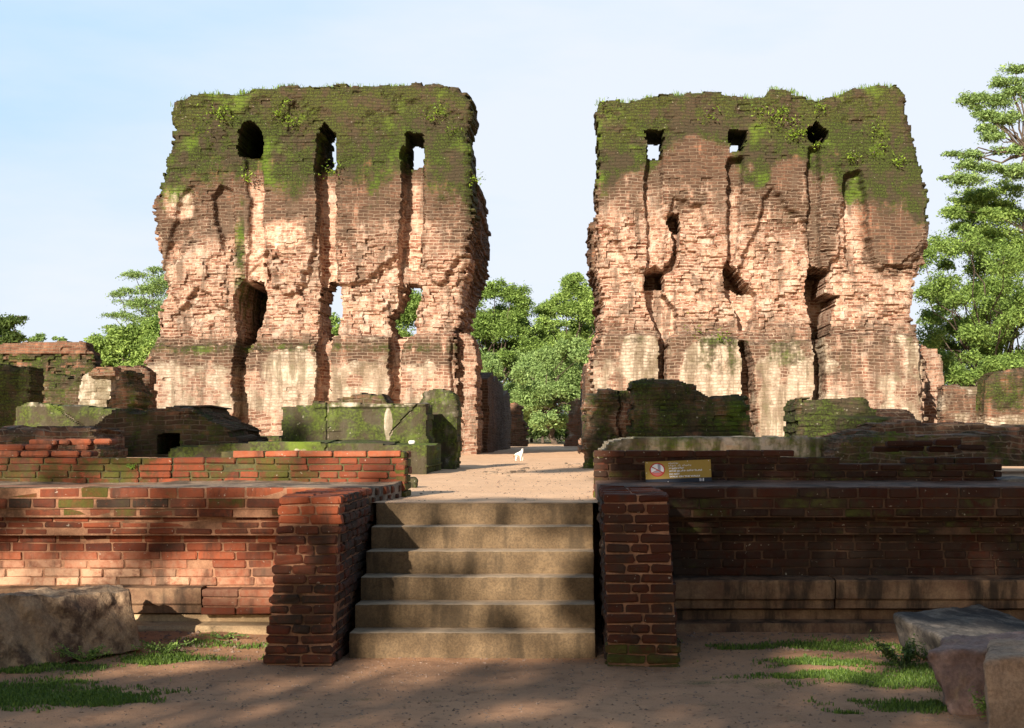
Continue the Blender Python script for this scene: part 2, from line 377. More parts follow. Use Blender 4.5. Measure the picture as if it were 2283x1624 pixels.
def near_brick(name, dk=1.0):
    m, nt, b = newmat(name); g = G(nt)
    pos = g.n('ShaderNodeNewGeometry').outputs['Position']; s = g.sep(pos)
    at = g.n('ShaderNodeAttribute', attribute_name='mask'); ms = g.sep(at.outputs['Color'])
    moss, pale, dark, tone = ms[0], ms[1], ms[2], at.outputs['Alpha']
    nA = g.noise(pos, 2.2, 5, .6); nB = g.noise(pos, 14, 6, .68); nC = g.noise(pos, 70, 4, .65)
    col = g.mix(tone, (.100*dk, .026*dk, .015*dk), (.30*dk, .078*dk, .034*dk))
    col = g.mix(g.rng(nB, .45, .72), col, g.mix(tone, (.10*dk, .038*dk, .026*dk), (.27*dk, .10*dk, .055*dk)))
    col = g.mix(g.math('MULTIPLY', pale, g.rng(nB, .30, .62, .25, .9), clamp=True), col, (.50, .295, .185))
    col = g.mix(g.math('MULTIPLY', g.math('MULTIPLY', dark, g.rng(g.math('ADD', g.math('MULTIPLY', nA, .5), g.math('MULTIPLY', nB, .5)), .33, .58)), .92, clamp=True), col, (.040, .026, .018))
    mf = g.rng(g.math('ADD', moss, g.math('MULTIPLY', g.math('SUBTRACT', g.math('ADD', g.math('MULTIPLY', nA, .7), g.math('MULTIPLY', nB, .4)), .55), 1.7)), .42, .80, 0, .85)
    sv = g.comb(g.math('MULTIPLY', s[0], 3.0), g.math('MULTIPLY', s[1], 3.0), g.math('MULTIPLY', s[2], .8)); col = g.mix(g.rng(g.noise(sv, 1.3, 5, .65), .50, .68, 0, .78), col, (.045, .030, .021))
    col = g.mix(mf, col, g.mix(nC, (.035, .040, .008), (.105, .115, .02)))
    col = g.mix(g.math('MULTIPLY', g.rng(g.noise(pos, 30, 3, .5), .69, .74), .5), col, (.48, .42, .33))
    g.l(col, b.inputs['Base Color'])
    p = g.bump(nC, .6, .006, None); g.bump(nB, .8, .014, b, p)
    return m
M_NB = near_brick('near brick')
M_NBD = near_brick('shade darkened near brick', .24)  # near brick made darker: shade of the right side mixed into its colour
M_NBP = near_brick('shade darkened pier brick', .40)  # same brick darkened, so the right pier carries its shade in the colour
def simple(name, c1, c2, sc=8, c3=None, sc3=1.5, th=(.5, .65), bs=.5, bd=.01, fine=60, streak=False, moss=False, spec=.2, rough=.9, fines=.35):
    m, nt, b = newmat(name); g = G(nt); b.inputs['Specular IOR Level'].default_value = spec; b.inputs['Roughness'].default_value = rough
    pos = g.n('ShaderNodeNewGeometry').outputs['Position']
    nB = g.noise(pos, sc, 6, .65); nF = g.noise(pos, fine, 3, .7)
    col = g.mix(g.rng(nB, .3, .7), c1, c2)
    if c3:
        v = pos
        if streak:
            s = g.sep(pos); v = g.comb(g.math('MULTIPLY', s[0], 2.5), g.math('MULTIPLY', s[1], 2.5), g.math('MULTIPLY', s[2], .5))
        col = g.mix(g.rng(g.noise(v, sc3, 5, .65), th[0], th[1], 0, .9), col, c3)
    col = g.mix(g.rng(nF, .35, .75, 0, fines), col, (.03, .025, .02))
    col = g.mix(g.rng(nF, .62, .8, 0, fines), col, tuple(min(1, c*1.9) for c in c1))
    if moss:
        at = g.n('ShaderNodeAttribute', attribute_name='mask'); ms = g.sep(at.outputs['Color'])
        mf = g.rng(g.math('ADD', ms[0], g.math('MULTIPLY', g.math('SUBTRACT', nB, .5), 1.6)), .4, .7, 0, .9)
        col = g.mix(mf, col, g.mix(nF, (.035, .045, .008), (.11, .14, .02)))
    g.l(col, b.inputs['Base Color'])
    p = g.bump(nF, bs*.7, bd*.4, None); g.bump(nB, bs, bd, b, p)
    return m
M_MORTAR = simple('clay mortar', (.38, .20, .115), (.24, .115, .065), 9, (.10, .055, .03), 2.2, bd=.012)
M_MORTARD = simple('shade darkened clay mortar', (.13, .072, .042), (.07, .040, .025), 9, (.025, .018, .013), 2.2, bd=.012)  # mortar copy for the right side, shade put into its colour
M_STEP = simple('step concrete', (.215, .148, .082), (.140, .094, .052), 5, (.085, .060, .035), 2.2, (.46, .66), bs=.9, bd=.008, fine=55, streak=True, fines=.55)
def dusty_tops(m, c):
    nt = m.node_tree; g = G(nt); b = nt.nodes['Principled BSDF']; src = b.inputs['Base Color'].links[0].from_socket
    geo = g.n('ShaderNodeNewGeometry'); z = g.sep(geo.outputs['Normal'])[2]
    f = g.math('MULTIPLY', g.rng(z, .45, .9), g.rng(g.noise(geo.outputs['Position'], 9, 5, .7), .25, .6, .45, 1.0))
    g.l(g.mix(f, src, c), b.inputs['Base Color'])
dusty_tops(M_STEP, (.42, .315, .21))
M_MOULD = simple('weathered moulding stone', (.30, .185, .105), (.165, .088, .052), 5, (.040, .028, .020), 1.7, (.44, .62), bs=.6, bd=.01, streak=True, moss=True)
M_PLAST = simple('pale plinth plaster', (.52, .38, .22), (.40, .27, .15), 6, (.13, .09, .05), 1.6, (.55, .7), bs=.6, bd=.01, streak=True)
M_GRANITE = simple('grey granite', (.29, .25, .205), (.135, .115, .098), 9, (.055, .052, .052), 2.6, (.42, .62), bs=.8, bd=.015, fine=45, fines=.5)
M_REDSTONE = simple('reddish stone', (.34, .225, .185), (.20, .125, .105), 7, (.36, .25, .17), 2.3, (.52, .66), bs=.9, bd=.02, fine=40, streak=True)
M_TANSTONE = simple('tan stone', (.42, .29, .195), (.29, .19, .125), 5, (.12, .07, .05), 2.0, (.56, .7), bs=.8, bd=.015, fine=40, streak=True)
M_ROUGHST = simple('brown rough stone', (.46, .32, .20), (.28, .18, .11), 6, (.09, .055, .04), 3.0, (.48, .62), bs=1.0, bd=.035, fine=35)

def ground_mat(name, sandA, sandB, dirtc, grass=False):
    m, nt, b = newmat(name); g = G(nt)
    pos = g.n('ShaderNodeNewGeometry').outputs['Position']
    nA = g.noise(pos, .6, 6, .6); nB = g.noise(pos, 5, 6, .65); nC = g.noise(pos, 60, 4, .7); nD = g.noise(pos, 190, 2, .6)
    col = g.mix(g.rng(nA, .35, .65), sandA, sandB)
    col = g.mix(g.rng(nB, .48, .72, 0, .6), col, dirtc)
    col = g.mix(g.rng(nC, .56, .7, 0, .55), col, tuple(c*.45 for c in sandB))
    col = g.mix(g.rng(nD, .60, .72, 0, .35), col, tuple(min(1, c*1.7) for c in sandA))
    if grass:
        at = g.n('ShaderNodeAttribute', attribute_name='mask'); ms = g.sep(at.outputs['Color'])
        col = g.mix(g.rng(g.math('ADD', ms[0], g.math('MULTIPLY', g.math('SUBTRACT', nC, .5), .9)), .35, .7, 0, .8), col, (.055, .075, .02))
    g.l(col, b.inputs['Base Color'])
    p = g.bump(nC, .8, .008, None); p = g.bump(nD, .6, .003, None, p); g.bump(nB, .5, .03, b, p)
    return m
M_GROUND = ground_mat('trodden red earth', (.48, .265, .145), (.36, .198, .110), (.21, .108, .058), True)
M_SAND = ground_mat('terrace sand', (.76, .50, .31), (.70, .45, .27), (.56, .35, .21), True)

def leafmat(name, c1, c2, tr=.35):
    m, nt, b = newmat(name); g = G(nt)
    at = g.n('ShaderNodeAttribute', attribute_name='mask'); s = g.sep(at.outputs['Color'])
    col = g.mix(s[0], c1, c2); col = g.mix(g.math('MULTIPLY', s[1], .6), col, tuple(min(1, c*1.6) for c in c2))
    g.l(col, b.inputs['Base Color']); b.inputs['Roughness'].default_value = .55; b.inputs['Specular IOR Level'].default_value = .35
    t = g.n('ShaderNodeBsdfTranslucent'); g.l(g.mix(.5, col, (.16, .22, .02)), t.inputs['Color'])
    mxs = g.n('ShaderNodeMixShader'); mxs.inputs[0].default_value = tr
    g.l(b.outputs[0], mxs.inputs[1]); g.l(t.outputs[0], mxs.inputs[2]); g.l(mxs.outputs[0], nt.nodes['Material Output'].inputs[0])
    return m
M_LEAF = leafmat('green leaves', (.11, .19, .042), (.28, .41, .10))
M_LEAFY = leafmat('yellow green leaves', (.15, .25, .06), (.36, .50, .13))
M_LEAFG = leafmat('greyish green leaves', (.15, .25, .075), (.34, .48, .17))
M_LEAFD = leafmat('dark leaves', (.04, .07, .022), (.12, .18, .045))
M_GRASS = leafmat('grass blades', (.05, .10, .018), (.15, .24, .038), .25)
M_WEED = leafmat('bright weeds', (.10, .18, .02), (.24, .36, .04), .3)
M_BARK = simple('tree bark', (.13, .10, .075), (.07, .052, .04), 6, (.04, .03, .025), 3, bs=.8, bd=.03, fine=20)

# ------------------------------------------------------------------ the setting: ground, terrace
def sheet(name, gx, gy, zf, mat, maskf=None):
    X, Y = np.meshgrid(gx, gy); Z = zf(X, Y); idx = np.arange(X.size).reshape(X.shape)
    Q = np.stack([idx[:-1, :-1], idx[:-1, 1:], idx[1:, 1:], idx[1:, :-1]], -1).reshape(-1, 4)
    M = np.zeros((X.size, 4))
    if maskf is not None: M[:, 0] = maskf(X, Y).ravel()
    return tag(mesh_np(name, np.stack([X, Y, Z], -1).reshape(-1, 3), Q, mat, None, (0, 0, 0), M, smooth=True), kind='structure')
def axis(lo, a, b, hi, st, n=14):
    l = a-np.geomspace(st, a-lo, n)[::-1]; r = b+np.geomspace(st, hi-b, n)
    return np.concatenate([l, np.arange(a, b+1e-6, st), r])
def gz(X, Y):
    near = ss(13.6, 12.4, Y)*0
    z = (fbm(X*.8, Y*.8, None, 61)-.5)*.07+(fbm(X*5, Y*5, None, 62, 3)-.5)*.030
    bank = ss(12.2, 13.4, Y)*.05*(np.abs(X+.78) > 1.1)
    path = ss(2.0, .9, np.abs(X+.78))
    return z*(1-path*.5)-.01+bank*1.0
GR = [(-4.7, 10.25, 2.1, .75), (-3.3, 9.95, .85, .34), (-4.6, 9.4, 1.3, .3), (-4.2, 11.35, 1.5, .32), (-3.1, 11.75, .9, .3), (-2.6, 12.5, .7, .25),
      (2.1, 12.45, 1.2, .32), (1.55, 10.95, .55, .18), (2.35, 10.9, .75, .95), (2.2, 9.8, .6, .35), (1.85, 11.6, .8, .28), (3.0, 9.6, .5, .5), (1.75, 9.5, .3, .12)]
def grassmask(X, Y):
    v = np.zeros(np.shape(X))
    for (cx, cy, rx, ry) in GR:
        v = np.maximum(v, 1-np.sqrt(((X-cx)/rx)**2+((Y-cy)/ry)**2))
    return np.clip(v*1.1+(fbm(X*2.2, Y*3, None, 71)-.5)*1.7*(v > -.2), 0, 1)
sheet('ground', axis(-400, -5.5, 5.5, 400, .06), axis(-60, 8.0, 13.5, 600, .06), gz, M_GROUND, grassmask)
ZT = 6*.19
def tz(X, Y):
    rise = ss(18, 45, Y)*.05
    return ZT+.002+(fbm(X*.6, Y*.25, None, 81)-.5)*.08*ss(13.4, 16, Y)+(fbm(X*3, Y*2, None, 82, 3)-.5)*.03*ss(13.35, 14, Y)+rise
def tmask(X, Y): return np.clip(ss(88, 93, Y)+ss(-2.2, -4, X)*.5*(Y > 55)+ss(1.5, 3, X)*.5*(Y > 55), 0, 1)
TX = np.concatenate([-3-np.geomspace(.2, 500, 30)[::-1], np.arange(-3, 1.61, .1), 1.6+np.geomspace(.2, 500, 30)])
TY = np.concatenate([[13.33], np.arange(13.4, 22, .1), np.arange(22, 60, .35), 60+np.geomspace(.5, 900, 40)])
sheet('terrace', TX, TY, tz, M_SAND, tmask)

# ------------------------------------------------------------------ the two great ruined wall blocks
def J(PX, PY, seed, ax, ay, s=1.0):
    k = np.floor(PY/7.2); i = np.floor(PX/24+.5*(k % 2))
    return (PX+(hsh(i, k, 0, seed)-.5)*ax+(fbm(PX/45*s, PY/45*s, None, seed+1)-.5)*ax*2.4, PY+(hsh(i, k, 3, seed)-.5)*ay+(fbm(PX/40*s, PY/40*s, None, seed+2)-.5)*ay*2.4)
def field(PX, PY, poly, seed=0, ax=5, ay=5, bl=1):
    x, y = J(PX, PY, seed, ax, ay); return blur(inpoly(x, y, poly), bl)
def bl(PX, PY, cx, cy, rx, ry, soft=.5): return ss(0, soft, 1-np.sqrt(((PX-cx)/rx)**2+((PY-cy)/ry)**2))

def quant(X, Z, seed):
    k = np.floor((Z+(fbm(X*.6, Z*.6, None, seed)-.5)*.12)/.09); h = hsh(0, k, 5, seed)*.3; i = np.floor((X+h)/.28+.5*(k % 2))
    return (i-.5*(k % 2)+.5)*.28-h, (k+.5)*.09
def fnL(X, Z, D, MK, PX, PY, cell):
    # original face, ragged where it has fallen away
    skin = [(300, 150), (1100, 150), (1100, 560), (1010, 585), (985, 620), (960, 640), (940, 545), (900, 535), (880, 575), (840, 600), (800, 640), (760, 640), (745, 560), (700, 520), (690, 600), (660, 650), (600, 640), (590, 560), (545, 620), (520, 700), (440, 640), (400, 690), (340, 560)]
    low = [(300, 772), (530, 770), (590, 785), (705, 765), (760, 745), (890, 752), (945, 745), (1100, 740), (1100, 1100), (300, 1100)]
    a = field(PX, PY, skin, 3, 9, 12, 2); b = field(PX, PY, low, 4, 4, 3, 1)
    mid = 1-np.maximum(a, b)
    band = ss(470, 600, PY)*ss(800, 700, PY)
    D = D+mid*.26+band*.12
    XQ, ZQ = quant(X, Z, 90); D = D+band*((fbm(XQ*1.6, ZQ*1.6, None, 91)-.5)*.55+(hsh(XQ*100, ZQ*100, 0, 92)-.5)*.10+(fbm(X*2, Z*2.4, None, 94)-.5)*.20)+(1-band)*(hsh(XQ*100, ZQ*100, 0, 95)-.5)*.03
    top = ss(330, 230, PY); D = D+top*((fbm(X*2.5, Z*3, None, 93)-.5)*.4)
    D = D-b*.06
    D = D+field(PX, PY, [(330, 690), (405, 430), (430, 410), (440, 500), (400, 560), (380, 640)], 8, 8, 8, 3)*.18
    ch = [([(545, 350), (583, 350), (586, 470), (588, 560), (590, 640), (545, 640), (560, 500)], .22, 3),
          ([(520, 660), (535, 625), (588, 625), (584, 690), (560, 765), (545, 800), (545, 870), (548, 935), (556, 960), (540, 985), (519, 985), (522, 770)], .95, 1),
          ([(706, 300), (744, 300), (745, 480), (745, 640), (737, 760), (734, 900), (734, 1000), (707, 1000), (708, 760), (712, 640), (706, 500)], .75, 1),
          ([(898, 330), (940, 330), (942, 480), (938, 560), (928, 630), (920, 745), (900, 760), (888, 800), (888, 1000), (868, 1000), (868, 760), (885, 700), (885, 560), (897, 500)], .70, 1),
          ([(1005, 760), (1016, 760), (1016, 1000), (1008, 1000)], .2, 1),
          ([(470, 440), (490, 415), (520, 425), (522, 545), (500, 560), (482, 500)], .28, 2),
          ([(640, 245), (655, 225), (668, 245), (655, 300), (640, 290)], .15, 2)]
    for i, (p, d, k) in enumerate(ch): D = np.maximum(D, field(PX, PY, p, 20+i, 5, 4, k)*d+D*.35)
    D = np.maximum(D, field(PX, PY, [(543, 275), (560, 272), (583, 295), (586, 340), (575, 352), (535, 352), (527, 330), (530, 300)], 33, 5, 5, 0)*4.6)
    D = np.maximum(D, field(PX, PY, [(536, 628), (588, 628), (584, 690), (558, 758), (528, 765), (526, 690)], 34, 5, 5, 0)*3.2)
    inch = field(PX, PY, ch[2][0], 22, 5, 4, 1)+field(PX, PY, ch[3][0], 23, 5, 4, 1)+field(PX, PY, ch[0][0], 20, 5, 4, 1)
    n = fbm(X*.9, Z*.9, None, 101)-.5; n2 = fbm(X*3, Z*3.5, None, 102)-.5
    q = PY+n*170+n2*70
    MK[..., 0] = ss(520, 330, q)*.95+bl(PX, PY, 620, 270, 120, 60)*.25+ss(300, 200, q)*.05+bl(PX, PY, 535, 600, 26, 190)*.6*(PX < 545)+bl(PX, PY, 1055, 420, 40, 150)*.4
    MK[..., 0] += ss(800, 778, PY)*ss(752, 772, PY)*.55+bl(PX, PY, 440, 800, 120, 30)*.2
    MK[..., 2] = ss(250, 350, q)*ss(580, 430, q)*1.15+ss(740, 770, PY)*ss(835, 790, PY+n*40)*.9+.40*ss(240, 330, q)+b*.15
    MK[..., 2] -= bl(PX, PY, 395, 450, 45, 55)*1.2+bl(PX, PY, 630, 520, 60, 40)*.9
    MK[..., 3] = np.clip(ss(410, 540, q)*.98+mid*.5*ss(400, 500, PY)+inch*ss(370, 420, PY)*.7+bl(PX, PY, 395, 450, 45, 55)*.9, 0, 1)
    MK[..., 2] *= 1-.8*np.clip(inch*ss(370, 420, PY), 0, 1)
    MK[..., 0] *= 1-.85*np.clip(inch*ss(370, 400, PY), 0, 1)
    pl = b*ss(1040, 900, PY+n*60)
    MK[..., 1] = pl*(.30+.34*ss(790, 830, PY+n2*30))+(fbm(X*.7, Z*.9, None, 111)-.5)*.5*b+bl(PX, PY, 650, 815, 72, 60)*.62*b+bl(PX, PY, 815, 850, 60, 60)*.28*b-bl(PX, PY, 790, 850, 25, 22)*.6+bl(PX, PY, 630, 520, 55, 34)*.45+bl(PX, PY, 400, 445, 34, 40)*.75+bl(PX, PY, 375, 620, 22, 60)*.5
    MK[..., 1] *= 1-np.clip(inch, 0, 1)
    return D, np.clip(MK, -1, 1.3)
TL = empty('ruined_palace_wall', (-7.2, 43, 1.1), 'tall ruined brick wall block with mossy top left of the sandy passage', 'ruined wall', 'towering palace wall blocks')
outL = [(326, 990), (330, 860), (338, 800), (347, 740), (357, 640), (350, 560), (345, 510), (343, 446), (353, 440), (360, 395), (374, 340), (384, 300), (383, 230), (402, 222), (440, 208), (500, 205), (560, 203), (590, 195), (640, 190), (700, 196), (760, 188), (830, 193), (900, 190), (960, 188), (985, 190), (1030, 200), (1050, 216), (1054, 240), (1044, 290), (1048, 340), (1050, 400), (1048, 520), (1040, 590), (1034, 640), (1024, 700), (1016, 745), (1014, 770), (1014, 990)]
relief('front_wall', outL, 42.0, 2.3, .030, M_TOWER, fnL, TL, seed=11, rad=.32, holes=[
    [(712, 288), (722, 272), (738, 285), (745, 300), (744, 368), (722, 374), (710, 366)],
    [(904, 292), (916, 288), (944, 302), (945, 366), (908, 370), (902, 352)],
    [(710, 640), (722, 622), (750, 624), (760, 680), (752, 745), (722, 756), (708, 735)],
    [(900, 622), (934, 627), (940, 655), (928, 690), (920, 745), (880, 752), (860, 725), (862, 700), (880, 680), (892, 655)]])
def fnside(X, Z, D, MK, PX, PY, cell):
    n = fbm(X*.9, Z*.9, None, 105)-.5
    q = PY+n*200
    MK[..., 0] = ss(520, 380, q)*.6; MK[..., 2] = ss(800, 600, q)*.95; MK[..., 3] = ss(560, 700, q)*.6
    return D, MK
relief('return_wall', [(960, 990), (985, 700), (985, 380), (1000, 300), (1010, 260), (1025, 300), (1040, 380), (1056, 400), (1064, 440), (1064, 590), (1055, 605), (1038, 650), (1028, 690), (1020, 735), (1018, 990)], 44.4, 5.2, .045, M_TOWER, fnside, TL, seed=12, rad=.3, layers=9, side_j=.07)
def fnpier(X, Z, D, MK, PX, PY, cell):
    MK[..., 3] = .8; MK[..., 2] = .5; MK[..., 1] = .4; MK[..., 0] = .15
    D = np.where(PX < 1033+(fbm(Z*3, Z*0, None, 3)-.5)*8, D+.6, D)
    return D, MK
relief('doorway_pier', [(1010, 1016), (1012, 736), (1030, 738), (1048, 745), (1056, 770), (1063, 830), (1063, 1016)], 42.05, 2.6, .03, M_TOWER, fnpier, TL, seed=13, rad=.10, jit=.05)

def fnR(X, Z, D, MK, PX, PY, cell):
    skin = [(1250, 100), (2140, 100), (2140, 520), (2060, 545), (2030, 600), (1950, 590), (1930, 510), (1915, 430), (1890, 400), (1870, 560), (1835, 620), (1800, 500), (1720, 410), (1640, 620), (1600, 560), (1560, 460), (1500, 440), (1480, 600), (1420, 610), (1340, 480), (1300, 480)]
    low = [(1300, 748), (1400, 745), (1500, 752), (1560, 740), (1640, 755), (1700, 768), (1810, 760), (1860, 745), (2140, 745), (2140, 1100), (1300, 1100)]
    a = field(PX, PY, skin, 43, 9, 12, 2); b = field(PX, PY, low, 44, 4, 3, 1); mid = 1-np.maximum(a, b)
    band = ss(420, 540, PY)*ss(790, 690, PY)
    D = D+mid*.22+band*.10-b*.05
    XQ, ZQ = quant(X, Z, 190); D = D+band*((fbm(XQ*1.6, ZQ*1.6, None, 191)-.5)*.60+(hsh(XQ*100, ZQ*100, 0, 192)-.5)*.11+(fbm(X*2, Z*2.4, None, 194)-.5)*.22)+(1-band)*(hsh(XQ*100, ZQ*100, 0, 195)-.5)*.03
    D = D+ss(330, 230, PY)*((fbm(X*2.5, Z*3, None, 193)-.5)*.25)
    D = D-field(PX, PY, [(1938, 380), (2056, 380), (2060, 520), (2040, 560), (2010, 588), (1945, 582), (1932, 500)], 47, 6, 4, 1)*.22
    ch = [([(1442, 350), (1475, 350), (1476, 480), (1500, 500), (1498, 590), (1480, 605), (1442, 610)], .34, 2),
          ([(1440, 632), (1440, 600), (1462, 590), (1478, 600), (1502, 560), (1500, 480), (1517, 470), (1518, 512), (1506, 600), (1480, 610), (1480, 650), (1512, 690), (1508, 740), (1486, 760), (1486, 1000), (1472, 1000), (1472, 740), (1442, 680)], .9, 1),
          ([(1622, 350), (1655, 350), (1652, 470), (1640, 570), (1622, 600)], .40, 1),
          ([(1617, 600), (1630, 580), (1650, 610), (1690, 655), (1676, 735), (1650, 735), (1646, 700), (1620, 660)], .9, 1),
          ([(1650, 760), (1664, 760), (1682, 850), (1690, 1000), (1664, 1000), (1658, 860)], 1.0, 1),
          ([(1800, 330), (1828, 330), (1830, 600), (1806, 600)], .34, 2),
          ([(1882, 390), (1918, 380), (1932, 470), (1936, 560), (1900, 620), (1884, 560)], .38, 2),
          ([(1816, 740), (1836, 740), (1838, 800), (1836, 1000), (1818, 1000)], .95, 1),
          ([(2052, 760), (2062, 770), (2072, 950), (2060, 950)], .3, 1)]
    for i, (p, d, k) in enumerate(ch): D = np.maximum(D, field(PX, PY, p, 60+i, 5, 4, k)*d+D*.35)
    D = np.maximum(D, field(PX, PY, [(1486, 480), (1500, 470), (1517, 478), (1517, 508), (1494, 512)], 72, 5, 4, 0)*1.6)
    D = np.maximum(D, field(PX, PY, [(1798, 290), (1820, 270), (1828, 276), (1850, 290), (1838, 318), (1818, 328), (1806, 312)], 70, 5, 5, 0)*4.4)
    D = np.maximum(D, field(PX, PY, [(1799, 640), (1806, 590), (1848, 608), (1842, 652), (1876, 658), (1856, 692), (1854, 744), (1818, 750), (1808, 700)], 71, 5, 5, 0)*2.6)
    D = np.maximum(D, field(PX, PY, [(1618, 590), (1632, 585), (1652, 612), (1680, 650), (1664, 652), (1640, 640), (1618, 628)], 73, 4, 4, 0)*2.4)
    D = np.maximum(D, field(PX, PY, [(1440, 606), (1462, 598), (1479, 600), (1479, 640), (1440, 638)], 74, 4, 4, 0)*2.4)
    inch = field(PX, PY, ch[1][0], 61, 5, 4, 1)+field(PX, PY, ch[6][0], 66, 5, 4, 1)+field(PX, PY, ch[3][0], 63, 5, 4, 1)
    n = fbm(X*.9, Z*.9, None, 201)-.5; n2 = fbm(X*3, Z*3.5, None, 202)-.5
    q = PY+n*150+n2*80
    qr = q-80*ss(1860, 1960, PX)+bl(PX, PY, 1550, 380, 120, 110)*90+bl(PX, PY, 1760, 400, 60, 70)*80
    MK[..., 0] = ss(490, 330, qr)*.95+ss(300, 200, q)*.08
    MK[..., 0] += ss(775, 758, PY)*ss(740, 758, PY)*.35+bl(PX, PY, 1620, 800, 90, 60)*.35+bl(PX, PY, 1750, 790, 70, 40)*.35+bl(PX, PY, 1900, 800, 80, 50)*.3
    MK[..., 2] = ss(250, 350, q)*ss(540, 390, q)*1.05+.30*ss(240, 330, q)+bl(PX, PY, 1990, 470, 110, 170, .3)*1.0+bl(PX, PY, 1835, 500, 45, 150)*.8+ss(690, 745, PY+n*60)*ss(840, 770, PY+n*120)*.55+ss(760, 800, PY)*.15
    MK[..., 3] = np.clip(ss(360, 450, q)*.98+mid*.4+inch*ss(370, 420, PY)*.6, 0, 1)*(1-.9*bl(PX, PY, 1990, 440, 90, 170, .3))
    MK[..., 2] *= 1-.7*np.clip(inch, 0, 1)
    sm = np.clip(bl(PX, PY, 1590, 840, 85, 110, .3)+bl(PX, PY, 1755, 880, 70, 140, .3)+bl(PX, PY, 1430, 800, 55, 70, .3)*.8, 0, 1)
    MK[..., 1] = b*.40+sm*.50*b+(fbm(X*2.2, Z*2.2, None, 213)-.5)*.7*b+ss(900, 960, PY)*.25*b+(fbm(X*.7, Z*.9, None, 211)-.5)*.6*b
    MK[..., 1] += .12*b*ss(1860, 1900, PX); MK[..., 0] += b*sm*.25*ss(870, 800, PY); MK[..., 2] = MK[..., 2]+b*.25
    MK[..., 1] *= 1-np.clip(inch, 0, 1)
    MK[..., 3] = np.clip(MK[..., 3]+b*.4, 0, 1)
    return D, np.clip(MK, -1, 1.3)
TR = empty('ruined_palace_wall', (5.2, 43, 1.1), 'tall ruined brick wall block with a notched mossy top right of the sandy passage', 'ruined wall', 'towering palace wall blocks')
outR = [(1318, 1000), (1320, 880), (1322, 805), (1336, 770), (1345, 740), (1342, 700), (1345, 640), (1334, 580), (1330, 520), (1332, 440), (1336, 340), (1334, 260), (1336, 222), (1360, 222), (1420, 220), (1460, 215), (1500, 210), (1540, 207), (1600, 206), (1620, 213), (1680, 217), (1706, 216), (1712, 203), (1725, 195), (1750, 196), (1780, 207), (1800, 218), (1826, 225), (1850, 219), (1880, 206), (1910, 197), (1950, 190), (1990, 189), (2005, 195), (2013, 206), (2019, 250), (2035, 300), (2050, 350), (2056, 400), (2069, 440), (2072, 500), (2068, 560), (2058, 590), (2042, 625), (2036, 700), (2048, 745), (2056, 775), (2064, 850), (2070, 1000)]
relief('front_wall', outR, 42.0, 2.3, .030, M_TOWER, fnR, TR, seed=15, rad=.30, jit=.08, holes=[
    [(1438, 290), (1482, 288), (1478, 345), (1470, 352), (1443, 350)],
    [(1622, 292), (1640, 288), (1668, 293), (1655, 338), (1625, 340)]])
relief('return_wall', [(1310, 1000), (1315, 800), (1340, 700), (1338, 640), (1320, 600), (1316, 500), (1324, 490), (1345, 488), (1400, 560), (1420, 1000)], 44.2, 5.0, .045, M_TOWER, fnside, TR, seed=16, rad=.3, layers=9, side_j=.12)
relief('buttress', [(2050, 1000), (2052, 770), (2066, 776), (2085, 780), (2100, 800), (2104, 860), (2102, 1000)], 44.8, 3.2, .04, M_TOWER, fnpier, TR, seed=17, rad=.15, jit=.05)

# ------------------------------------------------------------------ passage walls and pieces beyond the blocks
def fdark(X, Z, D, MK, PX, PY, cell): MK[..., 2] = 1.0; MK[..., 0] = .15; return D, MK
def side_wall(name, label, xa, xb, ya, yb, ztop, seed, face):
    """a wall that runs away from the camera, ragged on top"""
    n = 8; bx = []
    ys = np.linspace(ya, yb, 16); top = ztop+(hsh(np.arange(16), 0, 0, seed)-.5)*.45-np.linspace(0, .2, 16)
    V = []; Q = []; nz_ = 40
    for i, y in enumerate(ys):
        for k in range(nz_+1):
            z = ZT-.1+(top[i]-ZT+.1)*k/nz_
            o = (fbm(y*1.1, z*1.3, None, seed)-.5)*.18+(hsh(int(z/.09), i, 0, seed)-.5)*.03
            V += [(xa+(o if k < nz_ else o*.5), y, z), (xb-o, y, z)]
    V = np.array(V).reshape(16, nz_+1, 2, 3); idx = np.arange(16*(nz_+1)*2).reshape(16, nz_+1, 2)
    for s in (0, 1): Q.append(np.stack([idx[:-1, :-1, s], idx[1:, :-1, s], idx[1:, 1:, s], idx[:-1, 1:, s]], -1).reshape(-1, 4))
    for i in (0, 15): Q.append(np.stack([idx[i, :-1, 0], idx[i, :-1, 1], idx[i, 1:, 1], idx[i, 1:, 0]], -1))
    Q.append(np.stack([idx[:-1, -1, 0], idx[1:, -1, 0], idx[1:, -1, 1], idx[:-1, -1, 1]], -1))
    V = V.reshape(-1, 3); M = np.tile((.25, .0, 1.4, 0), (len(V), 1))  # heavy dark mask paints the passage shade onto these walls
    o = mesh_np(name, V, np.concatenate(Q), M_TOWER, None, ((xa+xb)/2, ya, ZT), M)
    return tag(o, label, 'wall')
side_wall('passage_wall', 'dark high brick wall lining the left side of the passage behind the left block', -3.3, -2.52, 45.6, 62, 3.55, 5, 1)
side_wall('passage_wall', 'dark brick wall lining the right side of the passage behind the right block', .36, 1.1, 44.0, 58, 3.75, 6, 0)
def thing_relief(name, label, cat, outline, d, th, fn=None, group=None, mat=None, **kw):
    o = relief(name, outline, d, th, kw.pop('cell', .03), mat or M_RUIN, fn, **kw); return tag(o, label, cat, group)
thing_relief('ruined_wall', 'low dark broken wall stub at the far left end of the passage', 'wall', [(1128, 996), (1130, 908), (1145, 902), (1162, 905), (1163, 940), (1172, 955), (1172, 996)], 66, 1.2, cell=.05, dark=.8, moss=.3, seed=21)
